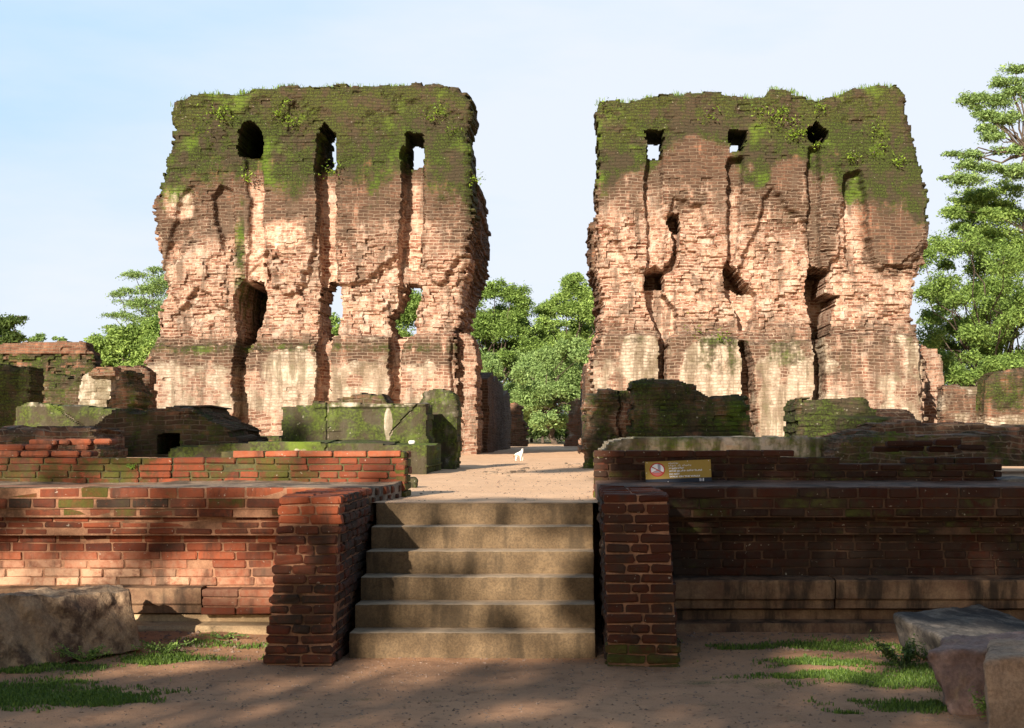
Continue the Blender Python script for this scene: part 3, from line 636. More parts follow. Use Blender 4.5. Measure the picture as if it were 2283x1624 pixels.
thing_relief('ruined_wall', 'pale mossy wall stub with light plaster at the far right end of the passage', 'wall', [(1262, 996), (1268, 896), (1280, 890), (1306, 892), (1306, 996)], 64, 1.0, cell=.05, dark=.2, moss=.35, plaster=.5, seed=22)

# ------------------------------------------------------------------ lower ruins to the left
def fcoping(X, Z, D, MK, PX, PY, cell):
    cop = PY < 790
    MK[..., 0] = np.where(cop, .1, .72+(hsh(np.floor(X/.15), np.floor(Z/.09), 0, 7)-.5)*.9); MK[..., 3] = 0; MK[..., 2] = np.where(cop, .65, .8)
    return D+np.where(cop, -.06, (hsh(np.floor(X/.2), np.floor(Z/.09), 0, 8) > .8)*.09), MK
thing_relief('brick_wall', 'mossy brick wall with a smooth reddish coping at the far left', 'wall', [(-140, 985), (-140, 768), (0, 766), (100, 763), (160, 761), (181, 760), (192, 764), (193, 780), (206, 784), (207, 810), (216, 830), (216, 985)], 46, .9, fcoping, cell=.035, seed=23, jit=.03, mat=M_TOWER)
def flow(mo, da, pl=0, fr=.2):
    def f(X, Z, D, MK, PX, PY, cell):
        n = fbm(X*1.5, Z*1.5, None, 300)-.5
        MK[..., 0] = mo+n*.5; MK[..., 2] = da; MK[..., 1] = pl; MK[..., 3] = fr
        return D, MK
    return f
thing_relief('ruined_wall', 'tall dark mossy wall stub at the left edge in front of the coped wall', 'wall', [(-90, 975), (-90, 800), (0, 812), (30, 816), (62, 815), (64, 840), (60, 880), (60, 975)], 35, 1.1, flow(.75, .9), cell=.03, seed=24, jit=.05)
thing_relief('ruined_wall', 'dark broken brick wall between the mossy stub and the plastered doorway jamb', 'wall', [(55, 975), (66, 838), (110, 836), (140, 838), (160, 842), (185, 828), (186, 975)], 39, 1.0, flow(.45, 1.0), cell=.035, seed=25, jit=.06)
JB = empty('ruined_doorway', (WX(215, 36.5), 36.5, ZT), 'ruined doorway with a pale plastered jamb and lintel stone left of the big block', 'doorway')
def fjamb(X, Z, D, MK, PX, PY, cell):
    MK[..., 1] = 1.25; MK[..., 2] = .05; return D, MK
relief('plastered_jamb', [(176, 975), (178, 860), (190, 834), (230, 832), (246, 836), (247, 975)], 36.5, .5, .03, M_RUIN, fjamb, JB, jit=.02, seed=26, rad=.06)
relief('lintel_stone', [(196, 832), (214, 818), (250, 820), (256, 838), (196, 838)], 36.2, .7, .03, M_RUIN, flow(.4, .7), JB, jit=.02, seed=27, rad=.08)
relief('dark_upper_wall', [(246, 858), (250, 830), (262, 818), (310, 816), (330, 828), (332, 975), (300, 975), (296, 880), (280, 858)], 38.5, .8, .03, M_TOWER, flow(.2, .9), JB, jit=.05, seed=28)
thing_relief('ruined_wall', 'pale lit wall panel seen behind the gap beside the doorway jamb', 'wall', [(222, 975), (222, 850), (290, 850), (290, 975)], 41, .5, flow(0, .1, 1.2), cell=.04, seed=29, mat=M_TOWER)
thing_relief('brick_heap', 'stepped dark brick heap against the foot of the left block', 'ruin', [(234, 985), (240, 890), (250, 872), (262, 850), (272, 828), (282, 826), (290, 850), (300, 880), (306, 985)], 33.5, 1.5, flow(.5, .9), cell=.03, seed=30, jit=.09)
thing_relief('ruined_wall', 'curved brick shoulder joining the left side of the left block', 'wall', [(285, 990), (292, 830), (320, 812), (334, 795), (345, 790), (352, 990)], 42.6, 1.6, flow(.1, .8, .3, .4), cell=.035, seed=31, mat=M_TOWER)

def fmossw(X, Z, D, MK, PX, PY, cell):
    n = fbm(X*1.2, Z*1.2, None, 310)-.5; n2 = fbm(X*4, Z*4, None, 311)-.5
    crack = (np.abs(PX-728-(fbm(Z*3, Z*0, None, 3)-.5)*14) < 2.5)|((np.abs(PX-905+(PY-930)*.9-(fbm(Z*3, Z*0, None, 4)-.5)*20) < 2.5)&(PX > 868)&(PX < 935))|((np.abs(PX-1035+(fbm(Z*3, Z*0, None, 5)-.5)*10) < 1.5)&(PY > 920)) | ((np.abs(PX-120-(PY-905)*1.4) < 3)&(PX < 200))
    MK[..., 0] = 1.05+n*.5+n2*.3-crack*.35-ss(955, 990, PY)*ss(.0, .25, n2)*.9-bl(PX, PY, 866, 945, 12, 45)*1.2; MK[..., 1] = 1.2; MK[..., 2] = .3
    D = D*.6+crack*.04
    cop = ss(912, 905, PY+n*12); D = D-cop*.05*(PX > 700)
    MK[..., 2] = np.where(PY < 912, 1.0, MK[..., 2]); MK[..., 0] = np.where(PY < 907, .62, MK[..., 0])
    return D, MK
def low(name, label, *a, **k): return thing_relief(name, label, 'low wall', *a, **k)
low('low_wall', 'mossy yellowish plastered low wall behind the dark mound on the left', [(30, 990), (34, 908), (60, 897), (100, 900), (120, 906), (190, 908), (240, 912), (300, 918), (300, 990)], 28, .7, fmossw, mat=M_MOSSPL, cell=.025, seed=32, jit=.012, brickrel=.006)
def fmound(X, Z, D, MK, PX, PY, cell):
    n = fbm(X*2, Z*1.4, None, 320)-.5
    D = D+n*.35-ss(890, 1010, PY)*.5
    D = np.maximum(D, field(PX, PY, [(352, 968), (398, 968), (400, 1012), (352, 1012)], 81, 2, 2, 0)*1.4)
    MK[..., 0] = .45+n*.9; MK[..., 2] = 1.4; return D, MK  # high dark mask and little moss: the mound's shade is painted in
thing_relief('rubble_mound', 'dark mossy rubble mound with a square black hole sloping down to the right', 'ruin', [(176, 1020), (178, 985), (208, 950), (250, 925), (300, 915), (330, 905), (385, 902), (428, 899), (436, 912), (445, 926), (470, 940), (492, 950), (512, 966), (524, 985), (548, 1003), (550, 1020)], 23, 2.4, fmound, cell=.022, seed=33, jit=.07, rad=.22, rough=.08, brickrel=.05)
low('brick_ledge', 'grey topped brick ledge with loose red bricks at the left edge', [(-60, 1030), (-60, 948), (0, 950), (60, 952), (140, 955), (205, 962), (214, 1030)], 21, 1.6, flow(.35, .8, .3), cell=.025, seed=34, jit=.04)
PB = low('mossy_platform', 'long low mossy platform edge lit bright green behind the left parapet', [(372, 1030), (380, 1000), (480, 992), (540, 988), (640, 986), (700, 988), (948, 992), (952, 1040), (950, 1060)], 22.5, 2.6, fmossw, mat=M_MOSSPL, cell=.025, seed=35, jit=.010, rad=.10, brickrel=.006)
low('low_wall', 'low ledge of mossy brick behind the bright green platform', [(470, 1010), (474, 976), (560, 974), (640, 976), (660, 1010)], 27, .8, flow(.7, .5, .4), cell=.03, seed=36, jit=.03)
MW = empty('mossy_low_wall', (WX(790, 24.6), 24.6, ZT), 'thick moss covered plaster wall with broken coping in front of the left block', 'low wall')
relief('wall_body', [(630, 1040), (631, 908), (650, 905), (700, 904), (702, 899), (946, 902), (950, 915), (951, 1060), (940, 1060)], 24.6, 1.3, .022, M_MOSSPL, fmossw, MW, jit=.03, seed=37, rad=.14, rough=.03, brickrel=.010)
relief('broken_coping', [(700, 912), (702, 894), (740, 896), (752, 886), (800, 879), (852, 880), (862, 890), (866, 899), (902, 901), (902, 912)], 24.7, 1.1, .022, M_RUIN, flow(.5, .9), MW, jit=.04, seed=38, rad=.12)
thing_relief('mossy_post', 'upright mossy masonry post at the right end of the thick mossy wall', 'post', [(930, 1056), (940, 900), (946, 874), (965, 868), (1000, 870), (1016, 880), (1019, 905), (1019, 1000), (1014, 1056)], 26.2, 1.0, flow(.85, .6, 1.2, .2), mat=M_MOSSPL, cell=.022, seed=39, jit=.012, rad=.14, brickrel=.006)

# ------------------------------------------------------------------ lower ruins to the right
def fpierR(X, Z, D, MK, PX, PY, cell):
    n = fbm(X*2.5, Z*2.5, None, 330)-.5
    D = D+n*.35; MK[..., 0] = .5+n*1.2; MK[..., 2] = .7; MK[..., 1] = .4; MK[..., 3] = .3
    D = D+(np.abs(PX-1375-(fbm(Z*3, 0, None, 3)-.5)*40) < 3)*.12
    return D, MK
thing_relief('brick_pier', 'crumbling mossy brick pier at the right edge of the sandy passage', 'pier', [(1303, 1052), (1299, 990), (1304, 930), (1310, 885), (1326, 876), (1352, 868), (1400, 868), (1416, 880), (1420, 1052)], 26.0, 1.4, fpierR, cell=.022, seed=41, jit=.07, rad=.2, rough=.06)
def fdm(X, Z, D, MK, PX, PY, cell):
    n = fbm(X*1.3, Z*1.3, None, 340)-.5
    MK[..., 0] = .75+n*.9; MK[..., 2] = 1.0; MK[..., 1] = .2
    return D, MK
thing_relief('ruined_wall', 'large dark mossy brick wall stub with a humped top before the right block', 'wall', [(1402, 1010), (1408, 900), (1416, 855), (1440, 848), (1490, 845), (1520, 846), (1545, 860), (1565, 872), (1585, 880), (1640, 882), (1662, 884), (1668, 925), (1674, 960), (1690, 985), (1692, 1010)], 25.4, 1.6, fdm, cell=.022, seed=42, jit=.07, rad=.2)
def fdm2(X, Z, D, MK, PX, PY, cell):
    n = fbm(X*1.3, Z*1.3, None, 350)-.5
    MK[..., 0] = .7+n*.9+bl(PX, PY, 1900, 935, 110, 40)*.3; MK[..., 2] = .8; MK[..., 1] = .4
    D = D-ss(1850, 1870, PX)*ss(925, 935, PY)*.3
    return D, MK
thing_relief('ruined_wall', 'stepped mossy wall stub in the middle of the right ledges', 'wall', [(1774, 1010), (1780, 912), (1790, 890), (1840, 886), (1920, 888), (1938, 892), (1942, 905), (1960, 912), (1985, 912), (1992, 925), (2010, 938), (2012, 1010)], 24.4, 1.5, fdm2, cell=.022, seed=43, jit=.05, rad=.18)
thing_relief('boulder', 'dark rounded masonry lump overhanging at the right end of the stepped stub', 'boulder', [(1960, 968), (1958, 918), (1990, 910), (2025, 912), (2042, 925), (2050, 938), (2046, 950), (2010, 956), (2002, 968)], 24.2, 1.3, flow(.3, 1.0), cell=.022, seed=44, jit=.03, rad=.25)
low('curved_ledge', 'pale grey plastered platform ledge under the humped dark wall', [(1335, 1040), (1345, 1006), (1362, 984), (1420, 976), (1700, 976), (1790, 972), (1880, 978), (1890, 985), (1892, 1040)], 20.5, 3.2, flow(.50, .9, 1.1, .0), mat=M_MOSSPL, cell=.022, seed=45, jit=.012, rad=.12, brickrel=.01)
low('curved_ledge', 'lower dark mossy ledge ending in a round corner right of the pale ledge', [(1860, 1040), (1862, 1000), (1900, 975), (1990, 968), (2100, 970), (2200, 975), (2420, 980), (2420, 1040)], 19.4, 2.2, flow(.5, 1.0, .2), cell=.025, seed=46, jit=.05, rad=.15)
low('brick_ledge', 'upper dark brick ledge under the small pale patch at far right', [(1850, 1005), (1860, 975), (1930, 955), (2000, 946), (2120, 944), (2200, 950), (2430, 948), (2430, 1005)], 22.6, 2.4, flow(.3, 1.0, 0), cell=.025, seed=47, jit=.05, rad=.12)
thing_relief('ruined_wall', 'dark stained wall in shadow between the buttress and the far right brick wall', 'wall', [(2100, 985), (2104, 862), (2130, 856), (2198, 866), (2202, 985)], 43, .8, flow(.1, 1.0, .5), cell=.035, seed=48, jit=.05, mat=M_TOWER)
def fbr(X, Z, D, MK, PX, PY, cell):
    n = fbm(X*1.3, Z*1.3, None, 360)-.5
    MK[..., 0] = .66+n*.6-ss(910, 940, PY)*.6; MK[..., 2] = .9; MK[..., 3] = .1; MK[..., 1] = .2+ss(910, 940, PY)*.6; return D, MK
thing_relief('brick_wall', 'sunlit mossy brick wall with a sloping shoulder at the far right', 'wall', [(2197, 985), (2198, 850), (2216, 832), (2240, 824), (2290, 820), (2440, 815), (2440, 985)], 38, 1.0, fbr, cell=.03, seed=49, jit=.04)

# ------------------------------------------------------------------ near brickwork: retaining walls, parapets, piers
def zf(py, d=13.2): return EYE-(py-VY)*d/FPX
COURSES = [(1088, 1110, .02, 0), (1112, 1133, .005, 0), (1135, 1152, -.01, 0), (1154, 1164, -.075, 0), (1166, 1178, -.05, 1), (1180, 1192, -.045, 1)]
COURSES += [(1195+i*19.2, 1213+i*19.2, -.15+.004*i, 2) for i in range(6)]
def wall_front(x0, x1, side, rng, parent, loc, moss_lightf, mat=None):
    bx = []
    for k, (ya, yb, off, ty) in enumerate(COURSES):
        if side == 'r' and ty == 2: off -= .10
        if side == 'r' and (ty == 1 or k == 3): off -= .10
        zt, zb = zf(ya), zf(yb); x = x0+(rng.random()*.2 if k else 0)-(.0 if k == 0 else .12)
        while x < x1:
            l = .30+rng.random()*.03 if rng.random() > .3 else .19+rng.random()*.04
            if k == 0: l += .03
            xe = min(x+l, x1); xs = max(x, x0)
            if xe-xs > .03:
                dy = rng.normal(0, .006); y = 13.2-off+dy
                zz = rng.normal(0, .0015)
                ms = moss_lightf((xs+xe)/2, (zt+zb)/2, k)
                bx.append(((xs+xe)/2, y+.11, (zt+zb)/2+zz, xe-xs-.004, .22, zt-zb, (ms[0], ms[1], ms[2], np.clip(rng.normal(.5, .26), 0, 1))))
            x = xe+.013
    return bricks('brick_face', bx, mat or M_NB, parent, loc, rng)
rng = np.random.default_rng(5)
def moss_sunL(x, z, k):
    p = ss(.75, .5, z)*ss(-3.0, -3.9, x)*.9+ss(.62, .45, z)*.6  # paler bricks low down and to the left: sunlight painted into the colour
    m = .55 if k < 3 else .05
    d = .45*(k in (1, 2))+.35*rng.random()*(k < 8)
    if rng.random() < .2: d += .5
    return (m*rng.random()*1.3, p, d)
def moss_shadeR(x, z, k):
    return (.25+.35*rng.random() if k in (1, 2, 4, 5) else .15+.2*rng.random(), ss(.48, .40, z)*.4, .75+.4*rng.random() if k else .35+.4*rng.random())  # moss, plus a high dark value that paints shade into the wall
LW = empty('brick_retaining_wall', (-4.5, 13.2, 0), 'sunlit red brick retaining wall with moulded cornice left of the stairs', 'wall', 'brick retaining walls beside the stairs')
wall_front(-8.0, -1.84, 'l', rng, LW, (-4.5, 13.2, 0), moss_sunL)
RW = empty('brick_retaining_wall', (4, 13.2, 0), 'shaded dark brick retaining wall with moulded cornice right of the stairs', 'wall', 'brick retaining walls beside the stairs')
wall_front(.27, 7.5, 'r', rng, RW, (4, 13.2, 0), moss_shadeR, M_NBD)
def core(name, parent, loc, x0, x1, segs, mat, seed=0, yb=15):
    """profiled mortar core: segs = [(ztop, zbot, yfront)]"""
    V = []; Q = []
    for i, (zt, zb, yf) in enumerate(segs):
        b = len(V); V += [(x0, yf, zb), (x1, yf, zb), (x1, yf, zt), (x0, yf, zt), (x0, yb, zb), (x1, yb, zb), (x1, yb, zt), (x0, yb, zt)]
        Q += [(b, b+1, b+2, b+3), (b+1, b+5, b+6, b+2), (b+4, b, b+3, b+7), (b+3, b+2, b+6, b+7), (b, b+4, b+5, b+1)]
    return mesh_np(name, V, Q, mat, parent, loc)
def coresegs(side):
    s = []
    for i, (ya, yb, off, ty) in enumerate(COURSES):
        if side == 'r' and ty == 2: off -= .10
        if side == 'r' and (ty == 1 or i == 3): off -= .10
        zt = zf(ya)-(.004 if i == 0 else 0); zb = zf(COURSES[i+1][0]) if i+1 < len(COURSES) else zf(1313)
        s.append((zt, zb, 13.2-off+(.006 if side == 'l' else .011)+.0007*i))
    return s
core('mortar_core', LW, (-4.5, 13.2, 0), -8.0, -1.86, coresegs('l'), M_MORTAR)
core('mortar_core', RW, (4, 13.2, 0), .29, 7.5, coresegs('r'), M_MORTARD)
def prism_x(name, parent, loc, x0, x1, prof, mat, amp=.006, seed=0, st=.03, mask=None):
    """moulding: profile [(y,z)...] run along x with worn edges"""
    prof = np.array(prof, float); P = [prof[0]]
    for a, b in zip(prof[:-1], prof[1:]):
        n = max(1, int(np.linalg.norm(b-a)/.02))
        for i in range(1, n+1): P.append(a+(b-a)*i/n)
    P = np.array(P); n = max(2, int((x1-x0)/st)); xs = np.linspace(x0, x1, n+1)
    X = np.repeat(xs[:, None], len(P), 1); Y = np.repeat(P[None, :, 0], n+1, 0); Z = np.repeat(P[None, :, 1], n+1, 0)
    e = np.minimum(X-x0, x1-X); Y = Y+.012*np.exp(-e/.012)
    Y = Y+(fbm(X*3, Z*3, Y*3, seed)-.5)*amp*3+(fbm(X*14, Z*14, Y*14, seed+1, 3)-.5)*amp*1.6; Z = Z+(fbm(X*1.1, Z*2, Y*2, seed+2)-.5)*amp*2.5
    idx = np.arange(X.size).reshape(X.shape); V = np.stack([X, Y, Z], -1).reshape(-1, 3)
    Q = np.stack([idx[:-1, :-1], idx[:-1, 1:], idx[1:, 1:], idx[1:, :-1]], -1).reshape(-1, 4)[:, ::-1]
    T = []
    for s in (0, n):
        c = len(V); V = np.vstack([V, [[xs[s], 14.5, P[:, 1].mean()]]])
        T += [(idx[s, i], idx[s, i+1], c) for i in range(len(P)-1)]
    M = np.tile(mask or (0, 0, 0, 0), (len(V), 1))
    return mesh_np(name, V, Q, mat, parent, loc, M, T, smooth=False)
zm0, zm1, zm2 = zf(1312), zf(1350), zf(1370)
mprof = lambda dy: [(14.0, zm0+.01), (13.22+dy, zm0+.012), (13.13+dy, zm0+.004), (13.118+dy, zm0-.012), (13.125+dy, zm1+.02), (13.15+dy, zm1), (13.16+dy, zm2+.012), (13.2+dy, zm2), (14.0, zm2-.002)]
xa = -8.0
for i, x1 in enumerate((-5.6, -4.28, -3.24)):
    prism_x('stone_moulding', LW, (-4.5, 13.2, 0), xa, x1-.006, mprof(.02+.008*i), M_MOULD, seed=60+i); xa = x1+.004
bx = []
for k, (ya, yb) in enumerate(((1313, 1331), (1333, 1351), (1353, 1368))):
    x = -3.23
    while x < -1.9:
        l = .29+rng.random()*.04; xe = min(x+l, -1.88)
        bx.append(((x+xe)/2, 13.14+.1-(.02 if k == 2 else 0), (zf(ya)+zf(yb))/2, xe-x, .2, zf(ya)-zf(yb), (.3, .35*(k < 2), .3, rng.random()*.6))); x = xe+.012
bricks('moulding_bricks', bx, M_NB, LW, (-4.5, 13.2, 0), rng)
core('mortar_core', LW, (-4.5, 13.2, 0), -3.22, -1.9, [(zf(1314), zf(1368), 13.155)], M_MORTAR)
prism_x('plaster_plinth', LW, (-4.5, 13.2, 0), -8, -1.85, [(14, zm2-.006), (13.24, zm2-.006), (13.235, .105), (13.05, .09), (13.02, .06), (13.02, -.1)], M_PLAST, seed=70)
xa = .80
zr0, zr1, zr2 = zf(1294, 13.1), zf(1340, 13.1), zf(1362, 13.1)
for i, x1 in enumerate((2.29, 4.4, 7.5)):
    prism_x('stone_moulding', RW, (4, 13.2, 0), xa, x1-.008, [(14.0, zr0+.01), (13.20, zr0+.012), (13.07+.01*i, zr0), (13.06+.012*i, zr0-.015), (13.06+.012*i, zr1+.02), (13.10, zr1), (13.10, zr2+.02), (13.16, zr2), (14.0, zr2-.002)], M_MOULD, seed=80+i, mask=(.12*i, 0, 0, 0)); xa = x1+.006
prism_x('plaster_plinth', RW, (4, 13.2, 0), .79, 7.5, [(14, zr2-.006), (13.20, zr2-.006), (13.19, zf(1384, 13.1)), (13.04, zf(1389, 13.1)), (13.02, zf(1412, 13)), (12.98, zf(1420, 13)), (12.97, -.1)], M_MOULD, seed=90)
core('mortar_core', RW, (4, 13.2, 0), .3, 7.5, [(zf(1300), zf(1425), 13.3)], M_MORTAR)
core('mortar_core', LW, (-4.5, 13.2, 0), -8, -1.86, [(zf(1316), -.1, 13.32)], M_MORTAR)

# ledge tops: the worn mortar surface between retaining wall and parapet
def ledge(name, parent, loc, x0, x1, xe_back, y0, y1, z, seed, mat, left=True):
    xs = np.linspace(0, 1, int(abs(x1-x0)/.05)+1); ys = np.linspace(0, 1, 26); U, Vv = np.meshgrid(xs, ys)
    if left: XR = x1+(xe_back-x1)*Vv; X = x0+(XR-x0)*U
    else: XL = x0+(xe_back-x0)*Vv; X = XL+(x1-XL)*U
    Y = y0+(y1-y0)*Vv+(Vv < .01)*(fbm(X*6, X*0, None, seed+4)-.5)*.05
    Z = z+(fbm(X*1.4, Y*1.4, None, seed)-.5)*.05*ss(0, .3, Vv)+(fbm(X*8, Y*8, None, seed+1)-.5)*.015+ss(.75, 1, Vv)*.02
    idx = np.arange(X.size).reshape(X.shape); Q = np.stack([idx[:-1, :-1], idx[:-1, 1:], idx[1:, 1:], idx[1:, :-1]], -1).reshape(-1, 4)
    V = np.stack([X, Y, Z], -1).reshape(-1, 3)
    # skirt
    bd = np.concatenate([idx[0, :], idx[1:, -1 if left else 0]]) if left else np.concatenate([idx[::-1, 0], idx[0, 1:]])
    sk = V[bd].copy(); sk[:, 2] -= .25; b0 = len(V); V = np.vstack([V, sk]); i2 = np.arange(len(bd))
    Q = np.vstack([Q, np.stack([bd[:-1], i2[:-1]+b0, i2[1:]+b0, bd[1:]], -1)])
    return mesh_np(name, V, Q, mat, parent, loc, np.zeros((len(V), 4)), smooth=True)
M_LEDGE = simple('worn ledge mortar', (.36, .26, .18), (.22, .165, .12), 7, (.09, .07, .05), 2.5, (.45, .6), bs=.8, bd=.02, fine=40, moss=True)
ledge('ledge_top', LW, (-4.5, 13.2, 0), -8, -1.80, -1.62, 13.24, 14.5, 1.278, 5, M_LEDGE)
M_LEDGED = simple('shade darkened worn ledge mortar', (.20, .115, .08), (.11, .066, .05), 7, (.045, .033, .026), 2.5, (.45, .6), bs=.8, bd=.02, fine=40, moss=True)  # darker copy of the ledge mortar, right side's shade in its colour
ledge('ledge_top', RW, (4, 13.2, 0), .26, 7.5, .22, 13.24, 14.5, 1.285, 6, M_LEDGED, False)
# end faces of the retaining walls towards the steps
def end_face(parent, loc, x, xb, y0, y1, z0, z1, sgn, rng, name='end_bricks', ms=(.35, 0, .9)):
    bx = []; z = z1; k = 0
    while z-.075 > z0:
        y = y0-(.12 if k % 2 else 0)
        while y < y1:
            l = .26; ya, yb = max(y, y0), min(y+l, y1)
            if yb-ya > .03:
                t = ((ya+yb)/2-y0)/(y1-y0); xx = x+(xb-x)*t
                bx.append((xx-sgn*.05+rng.normal(0, .005), (ya+yb)/2, z-.0375, .10, yb-ya-.004, .064, (ms[0]*rng.random()*2, ms[1], ms[2], rng.random())))
            y += l+.012
        z -= .0765; k += 1
    return bricks(name, bx, M_NB, parent, loc, rng)
end_face(LW, (-4.5, 13.2, 0), -1.80, -1.63, 13.22, 14.4, .95, 1.27, 1, rng)

# parapets behind the ledges
def parapet(parent, loc, x0, x1, y0, ztop, zbot, rng, mf, gaps=(), name='brick_face', mat=None):
    bx = []; h = .066; k = 0; z = ztop
    while z > zbot+.02:
        hh = h-.008; x = x0-rng.random()*.2; 
        if k == 0: x = x0
        while x < x1:
            l = .27+rng.random()*.05 if rng.random() > .25 else .17
            if k == 0: l = .29+rng.random()*.03
            xs, xe = max(x, x0), min(x+l, x1)
            if xe-xs > .04 and not any(a < (xs+xe)/2 < b and k < n for a, b, n in gaps):
                bx.append(((xs+xe)/2, y0+.12+rng.normal(0, .006)-(.012 if k == 0 else 0), z-hh/2+rng.normal(0, .0015), xe-xs-.003, .24, hh, mf(k, (xs+xe)/2)))
            x = xe+.012
        z -= h; k += 1
    return bricks(name, bx, mat or M_NB, parent, loc, rng)
M_MORTARM = simple('mossy clay mortar', (.12, .10, .045), (.075, .075, .028), 7, (.04, .036, .018), 2.0, bd=.012)
LP = empty('brick_parapet', (-3.5, 14.45, 1.27), 'low mossy brick parapet with bright red top bricks left of the passage', 'parapet', 'low parapets behind the ledges')
def mfL(k, x):
    if k == 0: return (0, .15, .05, .75+.3*rng.random())
    r = rng.random(); near = ss(-2.9, -2.0, x)
    return ((.50+.10*r)*(1-near*.6), 0, (.75 if r > .25 else .3)*(1-near*.7), .2+.6*rng.random())
parapet(LP, (-3.5, 14.45, 1.27), -8, -1.60, 14.42, 1.588, 1.22, rng, mfL, gaps=[(-9, -3.38, 1)])
core('mortar_core', LP, (-3.5, 14.45, 1.27), -3.36, -1.62, [(1.580, 1.15, 14.438)], M_MORTARM, yb=14.9)
core('mortar_core', LP, (-3.5, 14.45, 1.27), -8, -3.35, [(1.516, 1.15, 14.440)], M_MORTARM, yb=14.95)
end_face(LP, (-3.5, 14.45, 1.27), -1.595, -1.595, 14.42, 14.95, 1.05, 1.585, 1, rng, ms=(.8, 0, .8))
# loose courses left on the parapet near the left edge
bx = []
for (x0_, x1_, z_, y_) in [(-5.6, -4.62, 1.588, 14.5), (-5.6, -5.05, 1.652, 14.62), (-5.3, -4.9, 1.70, 14.7), (-4.98, -4.5, 1.705, 14.75), (-4.86, -4.72, 1.645, 14.72)]:
    x = x0_
    while x < x1_-.05:
        xe = min(x+.28, x1_); bx.append(((x+xe)/2, y_+.1, z_-.03, xe-x-.012, .24, .056, (.1, .1, .1, .6+.3*rng.random()))); x = xe+.01
bricks('loose_bricks', bx, M_NB, LP, (-3.5, 14.45, 1.27), rng, bev=.015)
RP = empty('brick_parapet', (2.2, 14.45, 1.27), 'low dark brick parapet right of the passage with a sign leaning on it', 'parapet', 'low parapets behind the ledges')
def mfR(k, x):
    if k == 0: return (0, .05, .2+.2*rng.random(), .4+.5*rng.random())
    return (.25+.3*rng.random(), 0, .75, rng.random())
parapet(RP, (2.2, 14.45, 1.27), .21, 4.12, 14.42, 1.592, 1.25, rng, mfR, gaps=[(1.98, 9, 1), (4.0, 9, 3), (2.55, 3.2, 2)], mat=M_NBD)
bx = [(x+.13, 14.75+rng.random()*.3, z, .26, .12, .055, (.1, 0, .4, rng.random())) for x, z in ((3.0, 1.60), (3.25, 1.61), (3.55, 1.60), (3.8, 1.615), (3.3, 1.66), (3.6, 1.665), (3.1, 1.655))]
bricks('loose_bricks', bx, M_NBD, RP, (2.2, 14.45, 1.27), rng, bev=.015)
core('mortar_core', RP, (2.2, 14.45, 1.27), .22, 2.0, [(1.584, 1.15, 14.438)], M_MORTARD, yb=14.9)
core('mortar_core', RP, (2.2, 14.45, 1.27), 1.99, 4.05, [(1.46, 1.15, 14.440)], M_MORTARD, yb=14.9)
core('mortar_core', RP, (2.2, 14.45, 1.27), 1.99, 2.56, [(1.52, 1.45, 14.4395)], M_MORTARD, yb=14.9)
end_face(RP, (2.2, 14.45, 1.27), .215, .215, 14.42, 14.9, 1.05, 1.585, -1, rng, ms=(.5, 0, .8))
tag(hexa('stone_slab', boxc(4.12, 5.6, 14.3, 14.9, 1.2, 1.33), (20, 8, 4), M_GRANITE, None, .02, 3, .05, 3), 'pale flat stone slab on the ledge at the far right end of the dark parapet', 'stone')

# brick piers flanking the stairs
def pier(label, mat, sgn, xl0, xr0, xl1, xr1, yf0, yf1, yb, ztop, rng, ms):
    t = empty('brick_pier', ((xl0+xr0)/2, yf0, 0), label, 'pier', 'brick piers flanking the stairs')
    n = 17; h = ztop/n; bx = []
    for k in range(-1, n):
        z = ztop-(k+1)*h if False else k*h; u = max(0, (z+h/2)/ztop)
        xl = xl0+(xl1-xl0)*u+rng.normal(0, .007); xr = xr0+(xr1-xr0)*u+rng.normal(0, .007); yf = yf0+(yf1-yf0)*u+rng.normal(0, .004)
        pat = ([.52, .48], [.30, .36, .34], [.48, .52], [.36, .27, .37])[k % 4 if k >= 0 else 0]; x = xl; tot = xr-xl
        for f in pat:
            w = tot*f*(1+rng.normal(0, .03)); xe = min(x+w, xr)
            m_ = ms(u, k); bx.append(((x+xe)/2, yf+.075+rng.normal(0, .006), z+h/2, xe-x-.014, .15, h-.012, m_)); x = xe
        for s, xx in ((-1, xl), (1, xr)):
            y = yf+.16+(.1 if k % 2 else 0)
            if k % 2: bx.append((xx-s*.05, yf+.155+.045, z+h/2, .1, .085, h-.012, ms(u, k)))
            while y < yb-.02:
                ye = min(y+.24+rng.random()*.06, yb)
                bx.append((xx-s*.06+rng.normal(0, .005), (y+ye)/2, z+h/2, .12, ye-y-.013, h-.012, (.3, 0, 1.3, .2*rng.random()) if s*sgn > 0 else ms(u, k))); y = ye  # stair-side faces blackened: their shade is painted into the bricks
    # top: rows of bricks laid flat
    y = yf1+.16
    while y < yb:
        x = xl1
        while x < xr1-.05:
            xe = min(x+.24, xr1); bx.append(((x+xe)/2, y+.06, ztop-.03+rng.normal(0, .003), xe-x-.01, .115, .055, ms(1, 16))); x = xe
        y += .125
    bricks('brick_courses', bx, mat, t, tuple(t.location), rng, bev=.012, jit=.004)
    e = .018
    V = [(xl0+e, yf0+e, -.1), (xr0-e, yf0+e, -.1), (xr0-e, yb, -.1), (xl0+e, yb, -.1), (xl1+e, yf1+e, ztop-.012), (xr1-e, yf1+e, ztop-.012), (xr1-e, yb, ztop-.012), (xl1+e, yb, ztop-.012)]
    mesh_np('mortar_core', V, [(0, 1, 5, 4), (1, 2, 6, 5), (2, 3, 7, 6), (3, 0, 4, 7), (4, 5, 6, 7), (3, 2, 1, 0)], M_MORTAR, t, tuple(t.location))
    return t
